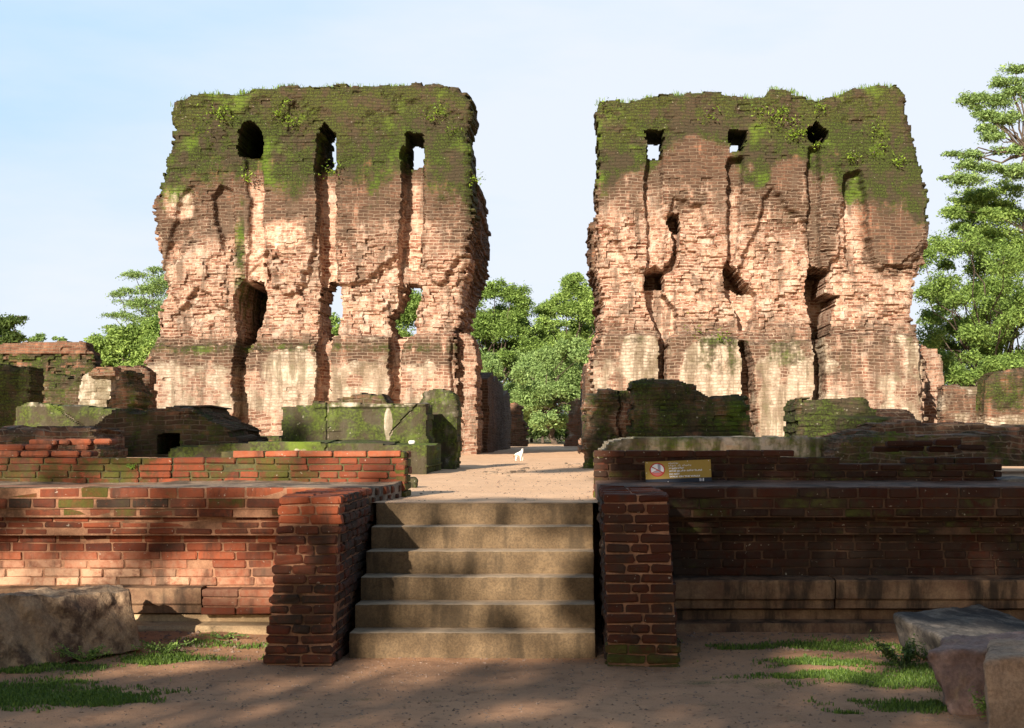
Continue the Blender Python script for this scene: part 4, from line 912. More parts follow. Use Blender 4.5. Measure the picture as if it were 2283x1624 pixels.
pier('red brick pier left of the stairs with bright top courses', M_NB, 1, -2.34, -1.81, -2.245, -1.765, 11.40, 11.55, 13.22, 1.275, rng,
     lambda u, k: (.10+.25*(u < .15)*rng.random(), 0, (.0 if u > .85 else .35+.45*rng.random()+.35*(u < .5)), (.75 if u > .85 else .1)+.5*rng.random()))
pier('weathered brick pier right of the stairs with shade put into its dark colour', M_NBP, -1, .262, .83, .232, .745, 11.40, 11.55, 13.22, 1.29, rng,
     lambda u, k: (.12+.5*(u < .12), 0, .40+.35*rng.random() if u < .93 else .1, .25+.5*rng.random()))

# ------------------------------------------------------------------ stairs
ST = empty('staircase', (-.78, 11.82, 0), 'six weathered concrete steps rising between the two brick piers', 'staircase')
for i in range(6):
    d = 11.82+i*.30
    y1 = d+.34 if i < 5 else d+.42
    cs = boxc(-1.754-.0+(.004*i), .187, d, y1, i*.19-(.12 if i == 0 else .02), (i+1)*.19)
    hexa('step', cs, (90, 12, 12), M_STEP, ST, .006, 2.2, .016, 20+i, loc=(-.78, 11.82, 0), amp2=.0035, fr2=26)

# ------------------------------------------------------------------ trees
def leafmesh(name, P, size, rng, mat, parent, loc, up=.6, w=.42, tone=None):
    n = len(P); nrm = rng.normal(0, 1, (n, 3)); nrm[:, 2] = np.abs(nrm[:, 2])+up; nrm /= np.linalg.norm(nrm, axis=1)[:, None]
    t = rng.normal(0, 1, (n, 3)); t -= (t*nrm).sum(1)[:, None]*nrm; t /= np.linalg.norm(t, axis=1)[:, None]; b = np.cross(nrm, t)
    s = (size*rng.uniform(.6, 1.35, n))[:, None]
    dr = np.zeros((n, 3)); dr[:, 2] = -.18
    V = np.stack([P-t*s*.5, P+b*s*w*.5+dr*s*.2, P+t*s*.5+dr*s, P-b*s*w*.5+dr*s*.2], 1).reshape(-1, 3)
    M = np.zeros((n, 4, 4)); M[..., 0] = (tone if tone is not None else rng.random(n))[:, None]; M[..., 1] = (rng.random(n) > .82)[:, None]
    return mesh_np(name, V, np.arange(n*4).reshape(-1, 4), mat, parent, loc, M.reshape(-1, 4))
def tube(pts, rad, sides=7):
    pts = np.array(pts, float); V = []; Q = []
    for i, p in enumerate(pts):
        d = pts[min(i+1, len(pts)-1)]-pts[max(i-1, 0)]; d /= np.linalg.norm(d)+1e-9
        a = np.cross(d, (0.3, .9, .2)); a /= np.linalg.norm(a)+1e-9; b = np.cross(d, a)
        for k in range(sides):
            an = 2*math.pi*k/sides; V.append(p+(a*math.cos(an)+b*math.sin(an))*rad[i])
    for i in range(len(pts)-1):
        for k in range(sides): Q.append((i*sides+k, i*sides+(k+1) % sides, (i+1)*sides+(k+1) % sides, (i+1)*sides+k))
    return np.array(V), np.array(Q)
def join(parts):
    Vs, Qs, o = [], [], 0
    for v, q in parts: Vs.append(v); Qs.append(q+o); o += len(v)
    return np.concatenate(Vs), np.concatenate(Qs)
def limb(a, b, r0, r1, rng, n=6, wob=.07):
    a, b = np.array(a, float), np.array(b, float); L_ = np.linalg.norm(b-a); pts = []
    for i in range(n+1):
        t = i/n; p = a*(1-t)+b*t
        if 0 < i: p = p+rng.normal(0, wob*L_*math.sin(math.pi*t)*.6+1e-4, 3)
        p[2] += math.sin(math.pi*t)*L_*.06; pts.append(p)
    return tube(pts, np.linspace(r0, r1, n+1))
def tree(name, label, base, clumps, mat, leaf=.22, dens=60, sub=7, flat=.4, tr=.3, seed=0, group='trees beyond the ruins', airy=False, subr=.42, fork=None):
    """clumps: world (x,y,z,rx,ry,rz)"""
    rng = np.random.default_rng(seed); base = np.array(base, float)
    root = empty(name, tuple(base), label, 'tree', group)
    cl = np.array(clumps, float); cm = cl[:, :3].mean(0); zl = cl[:, 2].min()
    fk = np.array(fork) if fork is not None else np.array([base[0]*.5+cm[0]*.5, base[1], base[2]+(zl-base[2])*.55])
    parts = [limb(base-(0, 0, .3), fk, tr*1.15, tr*.8, rng, 8, .03)]; pts = []; tones = []
    for c in cl:
        rx, ry, rz = c[3:]; parts.append(limb(fk, c[:3], tr*.26, tr*.06, rng, 6))
        k = max(4, int(sub*1.5*rng.uniform(.8, 1.3)))
        for j in range(k):
            v = rng.normal(0, 1, 3); v /= np.linalg.norm(v); s = c[:3]+v*(rx, ry, rz)*rng.uniform(.35, .95)
            parts.append(limb(c[:3], s, tr*.08, tr*.02, rng, 3))
            sr = (subr+.06)*rng.uniform(.6, 1.25)*(rx+rz)/2; vol = dens*13*sr*sr
            m = max(8, int(vol)); q = rng.normal(0, 1, (m, 3))*(sr*.62, sr*.62, sr*.62*flat)
            q[:, 2] -= (q[:, 0]**2+q[:, 1]**2)/(sr+1e-3)*.22
            pts.append(s+q); tones.append(np.clip(rng.normal(rng.uniform(.25, .75), .22, m), 0, 1))
    v, q = join(parts)
    mesh_np('trunk', v, q, M_BARK, root, tuple(base), smooth=True)
    leafmesh('crown', np.concatenate(pts), leaf, rng, mat, root, tuple(base), tone=np.concatenate(tones))
    return root
def pc(lst, d):      # picture clumps -> world
    out = []
    for c in lst:
        dd = d+(c[4] if len(c) > 4 else 0); s = dd/FPX
        out.append((WX(c[0], dd), dd, WZ(c[1], dd), c[2]*s, (c[2]+c[3])/2*s, c[3]*s))
    return out
GZ = ZT
def fill(poly, n, r0, r1, seed, asp=.7, dep=2.5):
    r = np.random.default_rng(seed); x0, x1 = min(p[0] for p in poly), max(p[0] for p in poly); y0, y1 = min(p[1] for p in poly), max(p[1] for p in poly); o = []
    while len(o) < n:
        x, y = r.uniform(x0, x1), r.uniform(y0, y1)
        if inpoly(np.array([x]), np.array([y]), poly)[0] and all((x-c[0])**2+((y-c[1])*1.2)**2 > (r0*.75)**2 for c in o[-40:]):
            q = r.uniform(r0, r1); o.append((x, y, q, q*asp, r.normal(0, dep)))
        elif r.random() < .004: r0 *= .95
    return o
tree('tree', 'bushy green tree rising on the left of the gap between the two blocks', (WX(1090, 96), 96, GZ), pc([(1062, 650, 30, 34), (1100, 640, 30, 26), (1150, 655, 32, 24), (1070, 715, 48, 36), (1130, 720, 50, 34), (1165, 690, 22, 18)]+fill([(1035, 690), (1180, 690), (1200, 800), (1035, 800)], 9, 26, 36, 1), 96), M_LEAF, .19, 170, 8, .55, .3, 1)
tree('tree', 'tall yellowish green tree on the right of the gap between the two blocks', (WX(1300, 100), 100, GZ), pc([(1283, 630, 24, 26), (1310, 660, 30, 30), (1260, 680, 34, 28), (1215, 690, 26, 22), (1330, 700, 40, 34), (1190, 745, 36, 26)]+fill([(1210, 700), (1340, 690), (1340, 800), (1190, 800)], 9, 26, 36, 2), 100), M_LEAFY, .20, 170, 8, .55, .3, 2)
tree('tree', 'greyish green drooping tree in the middle of the gap with a leaning trunk', (WX(1240, 88), 88, GZ), pc(fill([(1060, 770), (1335, 770), (1335, 900), (1300, 945), (1220, 940), (1190, 915), (1150, 935), (1130, 910), (1060, 880)], 40, 20, 34, 3), 88), M_LEAFG, .18, 210, 8, .8, .17, 3, fork=(WX(1215, 88), 88, WZ(925, 88)))
for i, (px, d, hh) in enumerate([(1150, 104, 5.5), (1185, 108, 6), (1210, 101, 5), (1262, 106, 6), (1290, 103, 5), (1168, 118, 7), (1232, 116, 7)]):
    tree('slender_tree', 'thin trunked dark tree in the shaded wood at the end of the passage', (WX(px, d), d, GZ), [(WX(px, d)+.3, d, GZ+hh*.72, 1.6, 1.6, 1.2), (WX(px, d)-.5, d+.5, GZ+hh, 1.8, 1.5, 1.2), (WX(px, d)+.2, d, GZ+1.2, 1.1, 1.1, .7)], M_LEAFD, .28, 60, 6, .6, .12, 40+i, 'thin trees in the wood at the end of the passage')
tree('tree', 'leafy tree seen through the lower openings of the left block', (WX(905, 92), 92, GZ), pc([(905, 680, 50, 40), (960, 690, 50, 40), (850, 720, 46, 40), (745, 735, 34, 40), (900, 760, 60, 40), (780, 790, 60, 36), (1000, 760, 44, 40)], 92), M_LEAF, .2, 140, 8, .55, .3, 4)
tree('feathery_tree', 'open feathery tree with thin layered branches beside the left block', (WX(395, 74), 74, GZ), pc([(345, 598, 30, 10), (300, 612, 42, 9), (330, 640, 46, 12), (285, 648, 34, 8), (262, 656, 26, 6), (310, 672, 52, 12), (345, 690, 40, 12), (270, 700, 34, 8), (250, 702, 26, 6), (320, 712, 46, 10), (262, 732, 30, 8), (300, 742, 50, 10), (375, 640, 40, 40), (400, 600, 40, 30)], 74), M_LEAFG, .12, 80, 8, .25, .2, 5, subr=.5)
tree('tree', 'dense bright green tree left of the left block behind the coped wall', (WX(290, 64), 64, GZ), pc([(212, 770, 28, 26), (255, 765, 40, 26), (310, 750, 44, 30), (345, 740, 30, 34), (225, 810, 40, 30), (285, 805, 52, 34), (335, 800, 40, 34), (380, 780, 40, 40)]+fill([(200, 755), (350, 745), (350, 830), (190, 830)], 10, 20, 28, 6), 64), M_LEAFY, .17, 190, 10, .6, .22, 6)
tree('tree', 'dark rounded tree at the far left edge above the coped wall', (WX(-20, 76), 76, GZ), pc([(18, 712, 32, 10), (-8, 730, 40, 18), (30, 748, 26, 12), (0, 765, 50, 18), (-50, 730, 50, 36), (46, 708, 14, 5)], 76), M_LEAFD, .2, 150, 9, .45, .25, 7)
tree('distant_tree', 'small distant treetop just above the coped wall', (WX(88, 125), 125, GZ), pc([(88, 752, 15, 7), (70, 758, 12, 6)], 125), M_LEAFG, .25, 90, 8, .5, .15, 8)
tree('distant_tree', 'smaller distant treetop further right above the coped wall', (WX(132, 128), 128, GZ), pc([(122, 753, 6, 6), (138, 757, 12, 5)], 128), M_LEAFG, .25, 90, 8, .5, .15, 9)
tree('layered_tree', 'tall tree with flat layered branches reaching in from the right edge', (WX(2345, 60), 60, GZ), pc([(2262, 152, 30, 6), (2240, 182, 44, 7), (2175, 218, 40, 9), (2225, 222, 40, 13), (2262, 205, 30, 12), (2168, 236, 26, 7), (2195, 255, 34, 9), (2240, 262, 44, 12), (2200, 285, 30, 8), (2215, 305, 36, 9), (2125, 343, 22, 5), (2165, 345, 34, 8), (2160, 366, 38, 8), (2110, 397, 18, 5), (2160, 398, 48, 8), (2215, 372, 44, 10), (2270, 380, 40, 14), (2250, 335, 40, 8), (2330, 200, 60, 40), (2350, 300, 60, 40)], 60), M_LEAFG, .13, 170, 12, .55, .20, 10, subr=.42, fork=(WX(2290, 60), 60, WZ(345, 60)))
tree('tree', 'large pale green spreading tree behind the right block at the right edge', (WX(2330, 63), 63, GZ), pc([(2140, 442, 34, 14), (2190, 430, 40, 16), (2250, 420, 44, 18), (2130, 468, 30, 14), (2185, 470, 50, 22), (2250, 470, 54, 26), (2150, 510, 56, 24), (2220, 520, 60, 30), (2280, 540, 50, 34), (2100, 545, 44, 22)]+fill([(2120, 430), (2330, 400), (2330, 560), (2080, 560)], 14, 24, 36, 4, .5), 63), M_LEAFY, .13, 170, 9, .5, .10, 11, fork=(WX(2300, 63), 63, WZ(520, 63)))
tree('tree', 'massive dense green tree filling the right edge behind the right block', (WX(2210, 60), 60, GZ), pc(fill([(2060, 540), (2120, 520), (2330, 520), (2330, 860), (2240, 850), (2110, 840), (2060, 760), (2050, 640)], 52, 24, 40, 5, .7)+fill([(2170, 560), (2300, 560), (2300, 860), (2150, 850)], 22, 30, 42, 15, .7), 60), M_LEAF, .14, 140, 8, .7, .2, 12)
tree('tree', 'low bright leafy tree between the buttress and the far right brick wall', (WX(2120, 50), 50, GZ), pc([(2115, 830, 34, 24), (2150, 845, 34, 20), (2200, 820, 30, 30), (2100, 800, 26, 26), (2250, 815, 40, 20)], 50), M_LEAF, .13, 230, 8, .6, .15, 13)
# far wood behind everything
rngw = np.random.default_rng(77); pts = []
for i in range(420):
    x = rngw.uniform(-62, 62); d = rngw.uniform(120, 150); h = rngw.uniform(1, 5.5) if abs(x+.3) < 9 else rngw.uniform(1, 4.5)
    pts.append(np.array((x, d, GZ+h))+rngw.normal(0, 1, (140, 3))*(1.3, 1.3, .9))
tag(leafmesh('far_wood', np.concatenate(pts), .5, rngw, M_LEAFD, None, (0, 120, GZ)), 'dark far wood closing the view behind the ruins and passage', 'wood', kind='stuff')

# the tall trees behind the viewer whose crowns shade the foreground and the right hand ruins
rs = np.random.default_rng(9)
def shade_tree(label, bx, spec, seed):
    rs = np.random.default_rng(seed); yc = -14.0; pts = []; parts = []
    base = np.array((bx, yc-1.5, 0.)); top = np.array((bx+1, yc-1, 13.0))
    root = empty('shade_tree', tuple(base), label, 'tree'); parts.append(limb(base-(0, 0, .4), top, .55, .3, rs, 9, .02))
    for (u, v, ru, rv, cov) in spec:
        n = int(4*ru*rv*cov/.022); uu = u+ru*rs.uniform(-1, 1, n); vv = v+rv*rs.uniform(-1, 1, n)+rs.normal(0, .05, n)
        if cov < 4.5: k_ = fbm(uu*1.1, vv*3.0, None, seed) > (.50-.06*cov+rs.normal(0, .03, n)); uu, vv = uu[k_], vv[k_]; n = len(uu)
        yy = yc+rs.normal(0, .7, n)
        pts.append(np.stack([uu+.35*yy, yy, vv-.385*yy], -1)); c = (u+.35*yc, yc, v-.385*yc)
        parts.append(limb(top if c[2] > 12 else base+(top-base)*.7, c, .16, .03, rs, 6))
    v, q = join(parts); mesh_np('trunk', v, q, M_BARK, root, tuple(base), smooth=True)
    leafmesh('crown', np.concatenate(pts), .34, rs, M_LEAF, root, tuple(base), up=-.2, w=.55)
SH_R = [(-1.4, 5.75, 2.9, .85, 5.0), (2.2, 6.0, 1.2, 1.2, 4), (-2.4, 6.85, 2.3, .45, 5.0), (-1.0, 8.0, 2.6, .8, 4.6), (-1.9, 9.65, 2.5, 1.0, 5.0), (.2, 10.8, 1.3, .5, 4.6), (-7.3, 11.8, 1.45, .85, 5.0), (-3.3, 11.0, .9, .5, 2.0), (-3.3, 4.9, .75, .85, 4.6), (-8.75, 11.0, .4, .8, 4.6), (-5.3, 9.45, 1.7, .33, 4.6)]
SH_L = [(-4.0, 3.55, 5.6, .52, 3.2), (-2.0, 4.15, 2.6, .4, 2.6), (-7.4, 4.1, 1.1, .25, 2.4), (-6.1, 4.55, .36, .40, 3.2), (-8.7, 4.62, 1.2, .34, 4.6), (-11.2, 4.5, 1.4, .36, 4.6), (-5.55, 6.45, 1.2, .10, 4.6), (-8.6, 6.15, 2.4, .28, 1.6), (-6.0, 5.35, .32, .5, 2.0), (-8.8, 7.0, 2.0, .2, 1.4), (-14.5, 10.75, 1.62, .62, 6.0), (-5.2, 5.2, .8, 1.0, .9), (-25.8, 15.8, .85, 1.2, 4.6), (-21.9, 15.3, .5, 1.0, 4.6), (-15.6, 9.75, 1.4, .40, 4.6)]
shade_tree('tall spreading tree behind the viewer shading the right hand walls', -5.5, SH_R, 31)
shade_tree('tall spreading tree behind the viewer dappling the stairs and the left stones', -18.5, SH_L, 32)

# ------------------------------------------------------------------ weeds and plants
for nm, lab, lst in (('left', 'small bright weed tuft rooted in the mossy top of the left block', [(480, 252), (497, 240), (512, 262), (622, 250), (640, 225), (978, 246), (960, 262), (1010, 290), (552, 392), (735, 378), (1062, 402), (650, 270), (470, 300)]),
                     ('right', 'small bright weed tuft rooted in the mossy top of the right block', [(1760, 268), (1742, 245), (1698, 240), (1790, 292), (1822, 322), (1955, 290), (1968, 322), (1950, 340), (2002, 358), (1580, 256), (1830, 240), (1770, 300), (1560, 740), (1612, 745), (1722, 262), (1900, 350), (1345, 240)])):
    for i, (px, py) in enumerate(lst):
        r = np.random.default_rng(500+i); n = int(r.uniform(25, 80)); sp = r.uniform(.08, .22)
        c = np.array((WX(px, 41.85), 41.80, WZ(py, 41.85))); p = c+r.normal(0, 1, (n, 3))*(sp, .05, sp*.8)
        st, sq = join([tube([c+(0, .25, -.05), c+(0, .02, .03), c+r.normal(0, .08, 3)+(0, -.04, .1)], [.01, .008, .004], 4) for _ in range(3)])
        t = empty('weed_tuft', tuple(c), lab, 'weed', 'weed tufts on the top of the '+nm+' block')
        leafmesh('leaves', p, .09, r, M_WEED, t, tuple(c)); mesh_np('stems', st, sq, M_BARK, t, tuple(c))

def blades(name, pos, h, rng, mat, lean=.5, wid=.0045):
    n = len(pos); a = rng.uniform(0, 2*math.pi, n); hh = (h*rng.uniform(.5, 1.3, n))[:, None]
    d = np.stack([np.cos(a), np.sin(a), np.zeros(n)], -1); s = np.stack([-np.sin(a), np.cos(a), np.zeros(n)], -1)*wid*(1+hh*3)
    l = (rng.uniform(.1, 1, n)*lean)[:, None]; up = np.array((0, 0, 1.))
    m = pos+d*hh*l*.35+up*hh*.6; t = pos+d*hh*l+up*hh*(1-.25*l)
    V = np.stack([pos-s, pos+s, m+s*.8, m-s*.8, t], 1).reshape(-1, 3); b = np.arange(n)[:, None]*5
    M = np.zeros((n, 5, 4)); M[..., 0] = rng.random(n)[:, None]
    return mesh_np(name, V, b+np.array([0, 1, 2, 3]), mat, None, tuple(pos.mean(0)), M.reshape(-1, 4), b+np.array([3, 2, 4]))
rg = np.random.default_rng(21)
def patch(name, sel, label, n, h):
    P = []
    for (cx, cy, rx, ry) in sel:
        k = int(n*rx*ry*5); a = rg.uniform(0, 2*math.pi, k); r = np.sqrt(rg.random(k))*1.2
        x = cx+rx*r*np.cos(a); y = cy+ry*r*np.sin(a); g_ = grassmask(x, y)+ (fbm(x*7, y*7, None, 55)-.5)*.8
        m = g_ > .22+rg.random(k)*.75; x, y = x[m], y[m]; P.append(np.stack([x, y, gz(x, y)-.004], -1))
    P = np.concatenate(P); return tag(blades(name, P, h, rg, M_GRASS), label, 'grass', kind='stuff')
patch('grass', [g for g in GR if g[0] < 0], 'short green grass patches on the ground at the left', 6000, .030)
patch('grass', [g for g in GR if g[0] > 0], 'short green grass patches on the ground at the right', 6000, .030)
def bush(label, c, rx, ry, rz, n, leaf, mat, seed, bl=60, name='weed_plant', cat='plant', up=.6):
    r = np.random.default_rng(seed); c = np.array(c, float); t = empty(name, tuple(c), label, cat)
    st = []; P = []
    for i in range(12):
        a = r.uniform(0, 2*math.pi); e = c+np.array((math.cos(a)*rx*r.uniform(.2, 1), math.sin(a)*ry*r.uniform(.2, 1), rz*r.uniform(.4, 1.1)))
        st.append(limb(c, e, .006, .002, r, 4))
        for k in range(n//12):
            q = r.uniform(.3, 1.05); p = c+(e-c)*q+np.array((0, 0, math.sin(math.pi*q)*.05*rz)); P.append(p+r.normal(0, leaf*.55, 3))
    v, q = join(st); mesh_np('stems', v, q, mat, t, tuple(c)); leafmesh('leaves', np.array(P), leaf, r, mat, t, tuple(c), up=up)
    return t
bush('dark leafy plant growing beside the tilted grey slab on the right', (2.47, 11.25, 0), .26, .16, .22, 700, .035, M_LEAFD, 1)
bush('low leafy weeds at the right end of the left stone block', (-3.25, 12.0, 0), .30, .14, .10, 420, .028, M_LEAF, 2)
bush('small weeds in front of the left stone block', (-3.75, 11.55, 0), .38, .08, .13, 420, .026, M_LEAF, 3)
bush('small weeds on the earth at the foot of the left plinth', (-2.95, 12.75, 0.02), .35, .1, .05, 200, .022, M_LEAF, 4)
bush('grassy weeds at the foot of the reddish upright stone', (2.62, 9.25, 0), .20, .14, .15, 500, .032, M_LEAF, 5)
bush('small green weed on the left parapet face', (WX(292, 14.4), 14.4, WZ(1046, 14.4)), .07, .02, .05, 60, .018, M_WEED, 6)

# ------------------------------------------------------------------ stones lying in the foreground
def stone(label, pts, n, mat, **k): return tag(hexa('stone_block', [W(*p) for p in pts], n, mat, None, **k), label, 'stone')
# order: bottom front l,r  bottom back l,r  top front l,r  top back l,r
stone('long rough hewn stone block lying on the grass at the left edge', [(-260, 1530, 10.6), (318, 1446, 12.1), (-200, 1470, 11.5), (308, 1420, 13.0), (-240, 1345, 10.7), (288, 1318, 12.2), (-150, 1326, 11.4), (262, 1305, 12.75)], (90, 24, 26), M_ROUGHST, amp=.035, fr=2.6, rnd=.010, seed=5, amp2=.045, fr2=7)
stone('tilted flat grey granite slab on the right by the dark plant', [(2130, 1500, 11.3), (2440, 1500, 11.9), (2003, 1440, 12.1), (2180, 1410, 13.0), (2108, 1426, 11.15), (2440, 1440, 11.8), (1988, 1364, 12.15), (2180, 1344, 13.0)], (44, 44, 14), M_GRANITE, amp=.035, fr=3, rnd=.045, seed=6, amp2=.010, fr2=12)
stone('reddish weathered upright stone between the grey slab and the tan stone', [(2116, 1600, 9.5), (2290, 1600, 9.5), (2110, 1560, 10.3), (2300, 1560, 10.3), (2072, 1452, 9.6), (2290, 1440, 9.6), (2100, 1424, 10.25), (2300, 1405, 10.5)], (36, 30, 40), M_REDSTONE, amp=.055, fr=3.5, rnd=.04, seed=7, amp2=.028, fr2=10)
stone('large sunlit tan stone post cut by the right edge of the view', [(2206, 1650, 8.8), (2440, 1650, 8.8), (2206, 1600, 9.6), (2440, 1600, 9.6), (2192, 1466, 8.85), (2440, 1456, 8.85), (2205, 1428, 9.6), (2440, 1410, 9.8)], (36, 30, 50), M_TANSTONE, amp=.035, fr=3, rnd=.03, seed=8, amp2=.018, fr2=9)
c = np.array((WX(917, 17.4), 17.4, ZT+.05))
tag(hexa('stone', boxc(c[0]-.075, c[0]+.075, 17.3, 17.5, ZT-.02, ZT+.115), (10, 10, 8), M_RUIN, None, .03, 6, .05, 3, mask=(1.1, 1, 0, 0)), 'small mossy stone on the sand beside the end of the left parapet', 'stone')
c = (WX(919, 22.9), 22.9, 1.60)
tag(hexa('stone', boxc(c[0]-.05, c[0]+.05, c[1]-.04, c[1]+.04, 1.59, 1.66), (8, 8, 6), simple('white stone', (.75, .73, .68), (.6, .58, .52)), None, .02, 6, .03, 4), 'small white stone on the mossy platform near the post', 'stone')
rp = np.random.default_rng(14)
for i in range(26):
    t = rp.random(); px = 1085+t*110+rp.normal(0, 4); py = 1060-t*10+rp.normal(0, 3)
    if i > 20: px, py = rp.uniform(1245, 1315), rp.uniform(1035, 1060)
    d = .602*FPX/(py-VY); x = WX(px, d); s = rp.uniform(.02, .055); z = float(tz(np.array([x]), np.array([d]))[0])
    tag(hexa('half_buried_brick', boxc(x-s*1.3, x+s*1.3, d-s, d+s, z-.03, z+.025), (5, 5, 3), M_LEDGE, None, .012, 9, .02, i, mask=(0, 0, 0, 0)), 'half buried brick fragment in the sandy passage floor', 'brick', 'brick fragments showing in the sand')
def pebbles(name, label, n, xr, yr, zf_, smax, mat, seed):
    r = np.random.default_rng(seed); Vs = []; Q = []; T = []; k = 0
    x = r.uniform(*xr, n); y = yr[0]+(yr[1]-yr[0])*r.random(n); z = zf_(x, y)
    base = np.array([(1, 0, 0), (0, 1, 0), (-1, 0, 0), (0, -1, 0), (0, 0, .7), (0, 0, -.5)], float); tr = np.array([(0, 1, 4), (1, 2, 4), (2, 3, 4), (3, 0, 4)])
    s = smax*r.random(n)**2.5+.002
    a = r.uniform(0, 6.28, n); V = base[None]*s[:, None, None]*r.uniform(.6, 1.3, (n, 6, 1))
    c_, s_ = np.cos(a)[:, None], np.sin(a)[:, None]; V = np.stack([V[..., 0]*c_-V[..., 1]*s_, V[..., 0]*s_+V[..., 1]*c_, V[..., 2]], -1)+np.stack([x, y, z], -1)[:, None]
    T = (tr[None]+np.arange(n)[:, None, None]*6).reshape(-1, 3)
    return tag(mesh_np(name, V.reshape(-1, 3), None, mat, None, (0, 11, 0), None, T), label, 'gravel', kind='stuff')
M_PEB = simple('pebbles', (.33, .23, .17), (.16, .11, .08), 25)
pebbles('gravel', 'fine gravel scattered over the trodden earth in front', 9000, (-4.6, 3.8), (8.7, 13.0), gz, .014, M_PEB, 3)
pebbles('gravel', 'grit on the sandy passage floor', 900, (-1.7, .3), (13.6, 30), tz, .02, M_PEB, 4)
pebbles('gravel', 'small rubble and brick chips along the foot of the left wall', 500, (-4.2, -1.85), (12.2, 13.0), gz, .034, M_PEB, 5)
pebbles('gravel', 'small rubble and brick chips along the foot of the right wall', 400, (.9, 3.6), (12.2, 12.95), gz, .030, M_PEB, 6)
def topgrass(out, i0, i1, label, seed):
    r = np.random.default_rng(seed); P = []
    for (a, b), (c, d) in zip(out[i0:i1], out[i0+1:i1+1]):
        for _ in range(max(1, int(abs(c-a)*.5))):
            t = r.random(); 
            if r.random() < .55: continue
            p = np.array((WX(a+(c-a)*t, 42.2), 42.2+r.uniform(-.02, .5), WZ(b+(d-b)*t+2, 42.2))); P.append(p+r.normal(0, 1, (r.integers(4, 14), 3))*(.06, .05, .01)-(0, 0, .05))
    P = np.concatenate(P); return tag(blades('grass', P, .16, r, M_WEED, .8, .006), label, 'grass', kind='stuff')
topgrass(outL, 12, 24, 'thin grass sprouting along the top edge of the left block', 5)
topgrass(outR, 11, 33, 'thin grass sprouting along the top edge of the right block', 6)
rl = np.random.default_rng(15); n = 520; x = rl.uniform(-4, 3.2, n); y = rl.uniform(8.9, 12.8, n)
tag(leafmesh('fallen_leaves', np.stack([x, y, gz(x, y)+.006], -1), .03, rl, leafmat('dry leaves', (.07, .045, .025), (.16, .10, .05), .1), None, (0, 11, 0), up=4), 'small dry leaves fallen on the trodden earth', 'leaves', kind='stuff')

# ------------------------------------------------------------------ the notice leaning on the right parapet
def flat_mat(name, c, rough=.5):
    m, nt, b = newmat(name); b.inputs['Base Color'].default_value = (*c, 1); b.inputs['Roughness'].default_value = rough; return m
SG = empty('notice_board', (WX(1513.5, 14.1), 14.10, 1.296), 'gold notice board with a red prohibition circle leaning on the right parapet', 'sign')
SG.rotation_euler = (R(-11), R(-2.1), 0)
def sgp(name, V, F, mat, y=0.):
    me = bpy.data.meshes.new(name); me.from_pydata([(a, b, c) for a, b, c in V], [], F); me.materials.append(mat)
    o = bpy.data.objects.new(name, me); C.objects.link(o); o.parent = SG; o.location = (0, y, 0); return o
def rect(name, x0, x1, z0, z1, y, th, mat):
    V = [(x, yy, z) for yy in (0, th) for x, z in ((x0, z0), (x1, z0), (x1, z1), (x0, z1))]
    return sgp(name, V, [(0, 1, 2, 3), (5, 4, 7, 6), (4, 0, 3, 7), (1, 5, 6, 2), (3, 2, 6, 7), (4, 5, 1, 0)], mat, y)
def disc(name, cx, cz, r0, r1, y, mat, n=40, a0=0, a1=2*math.pi, sx=1.0):
    V = []; F = []
    for i in range(n+1):
        a = a0+(a1-a0)*i/n
        V += [(cx+r0*math.cos(a)*sx, 0, cz+r0*math.sin(a)), (cx+r1*math.cos(a)*sx, 0, cz+r1*math.sin(a))]
    for i in range(n): F.append((2*i, 2*i+1, 2*i+3, 2*i+2))
    return sgp(name, V, F, mat, y)
mg, mn, mr, mw, mgrey = flat_mat('sign gold', (.34, .22, .04), .45), flat_mat('sign navy', (.012, .018, .035)), flat_mat('sign red', (.42, .03, .02)), flat_mat('sign white', (.75, .75, .78)), flat_mat('sign grey', (.30, .30, .36))
rect('board', -.308, .308, .040, .208, 0, .012, mg); rect('dark_band', -.308, .308, 0, .0398, 0.0, .012, mn)
CX, CZ = -.196, .127
disc('white_disc', CX, CZ, 0, .060, -.0015, mw, sx=1.1)
disc('red_ground', CX, CZ, .0, .060, -.0022, flat_mat('sign pink red', (.50, .13, .12)), a0=R(205), a1=R(335), sx=1.1)
rect('leg_symbol', CX+.004, CX+.031, CZ-.022, CZ+.055, -.0030, .0005, mgrey)
sgp('foot_symbol', [(CX-.040, 0, CZ-.026), (CX+.031, 0, CZ-.026), (CX+.031, 0, CZ-.008), (CX+.004, 0, CZ-.006), (CX-.030, 0, CZ-.018)], [(0, 1, 2, 3, 4)], mgrey, -.0034)
disc('red_ring', CX, CZ, .056, .066, -.0040, mr, sx=1.1)
a = math.atan2(-.055, .095); dx, dz = math.cos(a), math.sin(a); nx_, nz_ = -dz*.0045, dx*.0045
sgp('red_slash', [(CX-dx*.064+nx_, 0, CZ-dz*.064+nz_), (CX-dx*.064-nx_, 0, CZ-dz*.064-nz_), (CX+dx*.064-nx_, 0, CZ+dz*.064-nz_), (CX+dx*.064+nx_, 0, CZ+dz*.064+nz_)], [(0, 1, 2, 3)], mr, -.0046)
